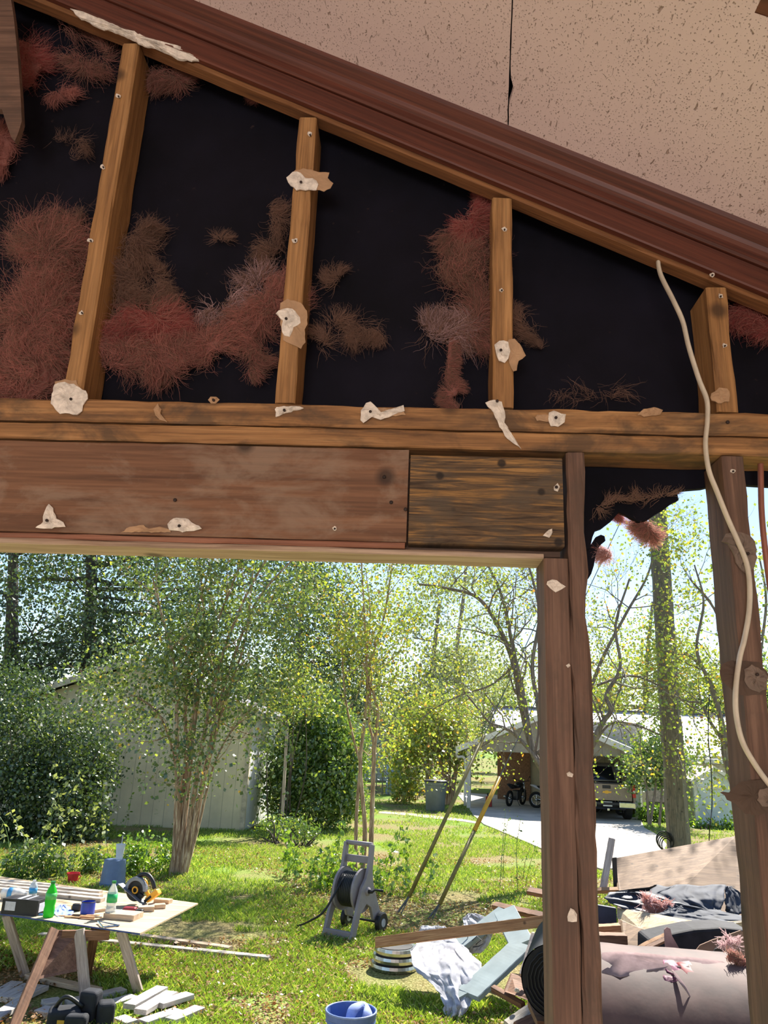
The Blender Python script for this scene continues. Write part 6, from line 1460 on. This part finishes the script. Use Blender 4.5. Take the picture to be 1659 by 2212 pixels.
poly('bent_plywood', 'pale bent plywood strip under the felt heap', 'plywood', [(1334, 1962), (1400, 1972), (1520, 1994), (1640, 1988), (1640, 2004), (1520, 2006), (1434, 2020), (1380, 2004), (1334, 1984)], [8.1, 7.9, 7.5, 7.4, 7.4, 7.4, 7.5, 7.7, 8.0], .02, m_ply)
poly('blue_box', 'dark blue-black panel beside the double post, below the felt heap', 'panel', [(1290, 1955), (1331, 1962), (1333, 2003), (1290, 2005)], 7.6, .05, plain('dark_blue_panel', (40, 48, 66), .5, var=.2))
db('red brown board beside the double post, right above the insulation roll', 1285, 2014, 7.2, 1340, 2010, 7.2, .09, .10, m_orangewood, up=(0, 0, 1))
db('brown plank beside the double post just behind the insulation roll', 1285, 2034, 7.0, 1352, 2036, 7.0, .12, .12, m_brownwood, up=(0, 0, 1))
poly('dark_scrap_heap', 'dark crumpled felt heap behind the insulation roll at right', 'felt heap', [(1400, 2030), (1450, 2018), (1500, 2008), (1560, 2004), (1620, 2010), (1650, 2080), (1400, 2090)], 6.6, .3, plain('dark_heap_felt', (34, 32, 36), .8, var=.4, bmp=.5), bevel=.02)
db('thin slanting yellowish lath behind the insulation roll', 1372, 2052, 6.4, 1436, 2020, 6.5, .03, .02, m_orangewood, name='lath')
db('second slanting lath nearer the roll', 1385, 2054, 6.2, 1445, 2026, 6.3, .035, .02, m_brownwood, name='lath')
poly('paper_scrap', 'brown paper scrap behind the right end of the insulation roll', 'paper', [(1500, 2058), (1512, 2042), (1540, 2030), (1560, 2024), (1600, 2010), (1625, 2024), (1620, 2070), (1540, 2066)], 6.2, .012, plain('tan_scrap', (150, 118, 96), .8))
poly('black_rag', 'small black rag behind the right end of the insulation roll', 'rag', [(1538, 2062), (1545, 2050), (1562, 2040), (1582, 2034), (1588, 2042), (1570, 2056), (1560, 2064)], 6.0, .012, mdark)
fluff('pale stringy fibre curl on top of the debris behind the roll', [(1560, 2046), (1575, 2034), (1585, 2040)], [9, 10, 8], 51, 260, [PF], Y=5.9, core=False, wid=.0022, flen=.12, name='fibre_curl')
fluff('pink insulation fluff lying in the dark felt fold', [(1395, 1952), (1415, 1958), (1445, 1962)], [9, 10, 7], 52, 700, [PF, PK], Y=7.98, wid=.0025, flen=.10, depth=.1)
fluff('pink fluff at the torn right end of the insulation roll', [(1575, 2066), (1600, 2074), (1618, 2090)], [7, 9, 8], 53, 500, [PK, TN], Y=4.9, wid=.0016, flen=.05, depth=.08)
# lawn side rake and thin wire at the far right
t = thing('garden_tool', G(1545, 1800), 'long handled tool leaning before the white garden shed', 'garden tool')
a = P(1524, 1765, Yw-.8); b = G(1545, 1788)
MB().tube([a, b], .018, 8).build('handle', m_greywood, t); MB().box(b+Vector((.05, 0, .06)), (.2, .05, .1)).build('head', plain('pale_head', (190, 190, 180), .5), t, bevel=.01)
t = thing('hanging_wire', P(1535, 1500, pY-1), 'thin dark wire hanging down in front of the white garden shed', 'wire')
MB().tube(catmull([P(1532, 1500, 13), P(1530, 1590, 13), P(1536, 1660, 13), P(1538, 1740, 13), P(1532, 1810, 13), G(1532, 1925)], 6), .008, 6).build('wire_strand', m_black, t)

grass()
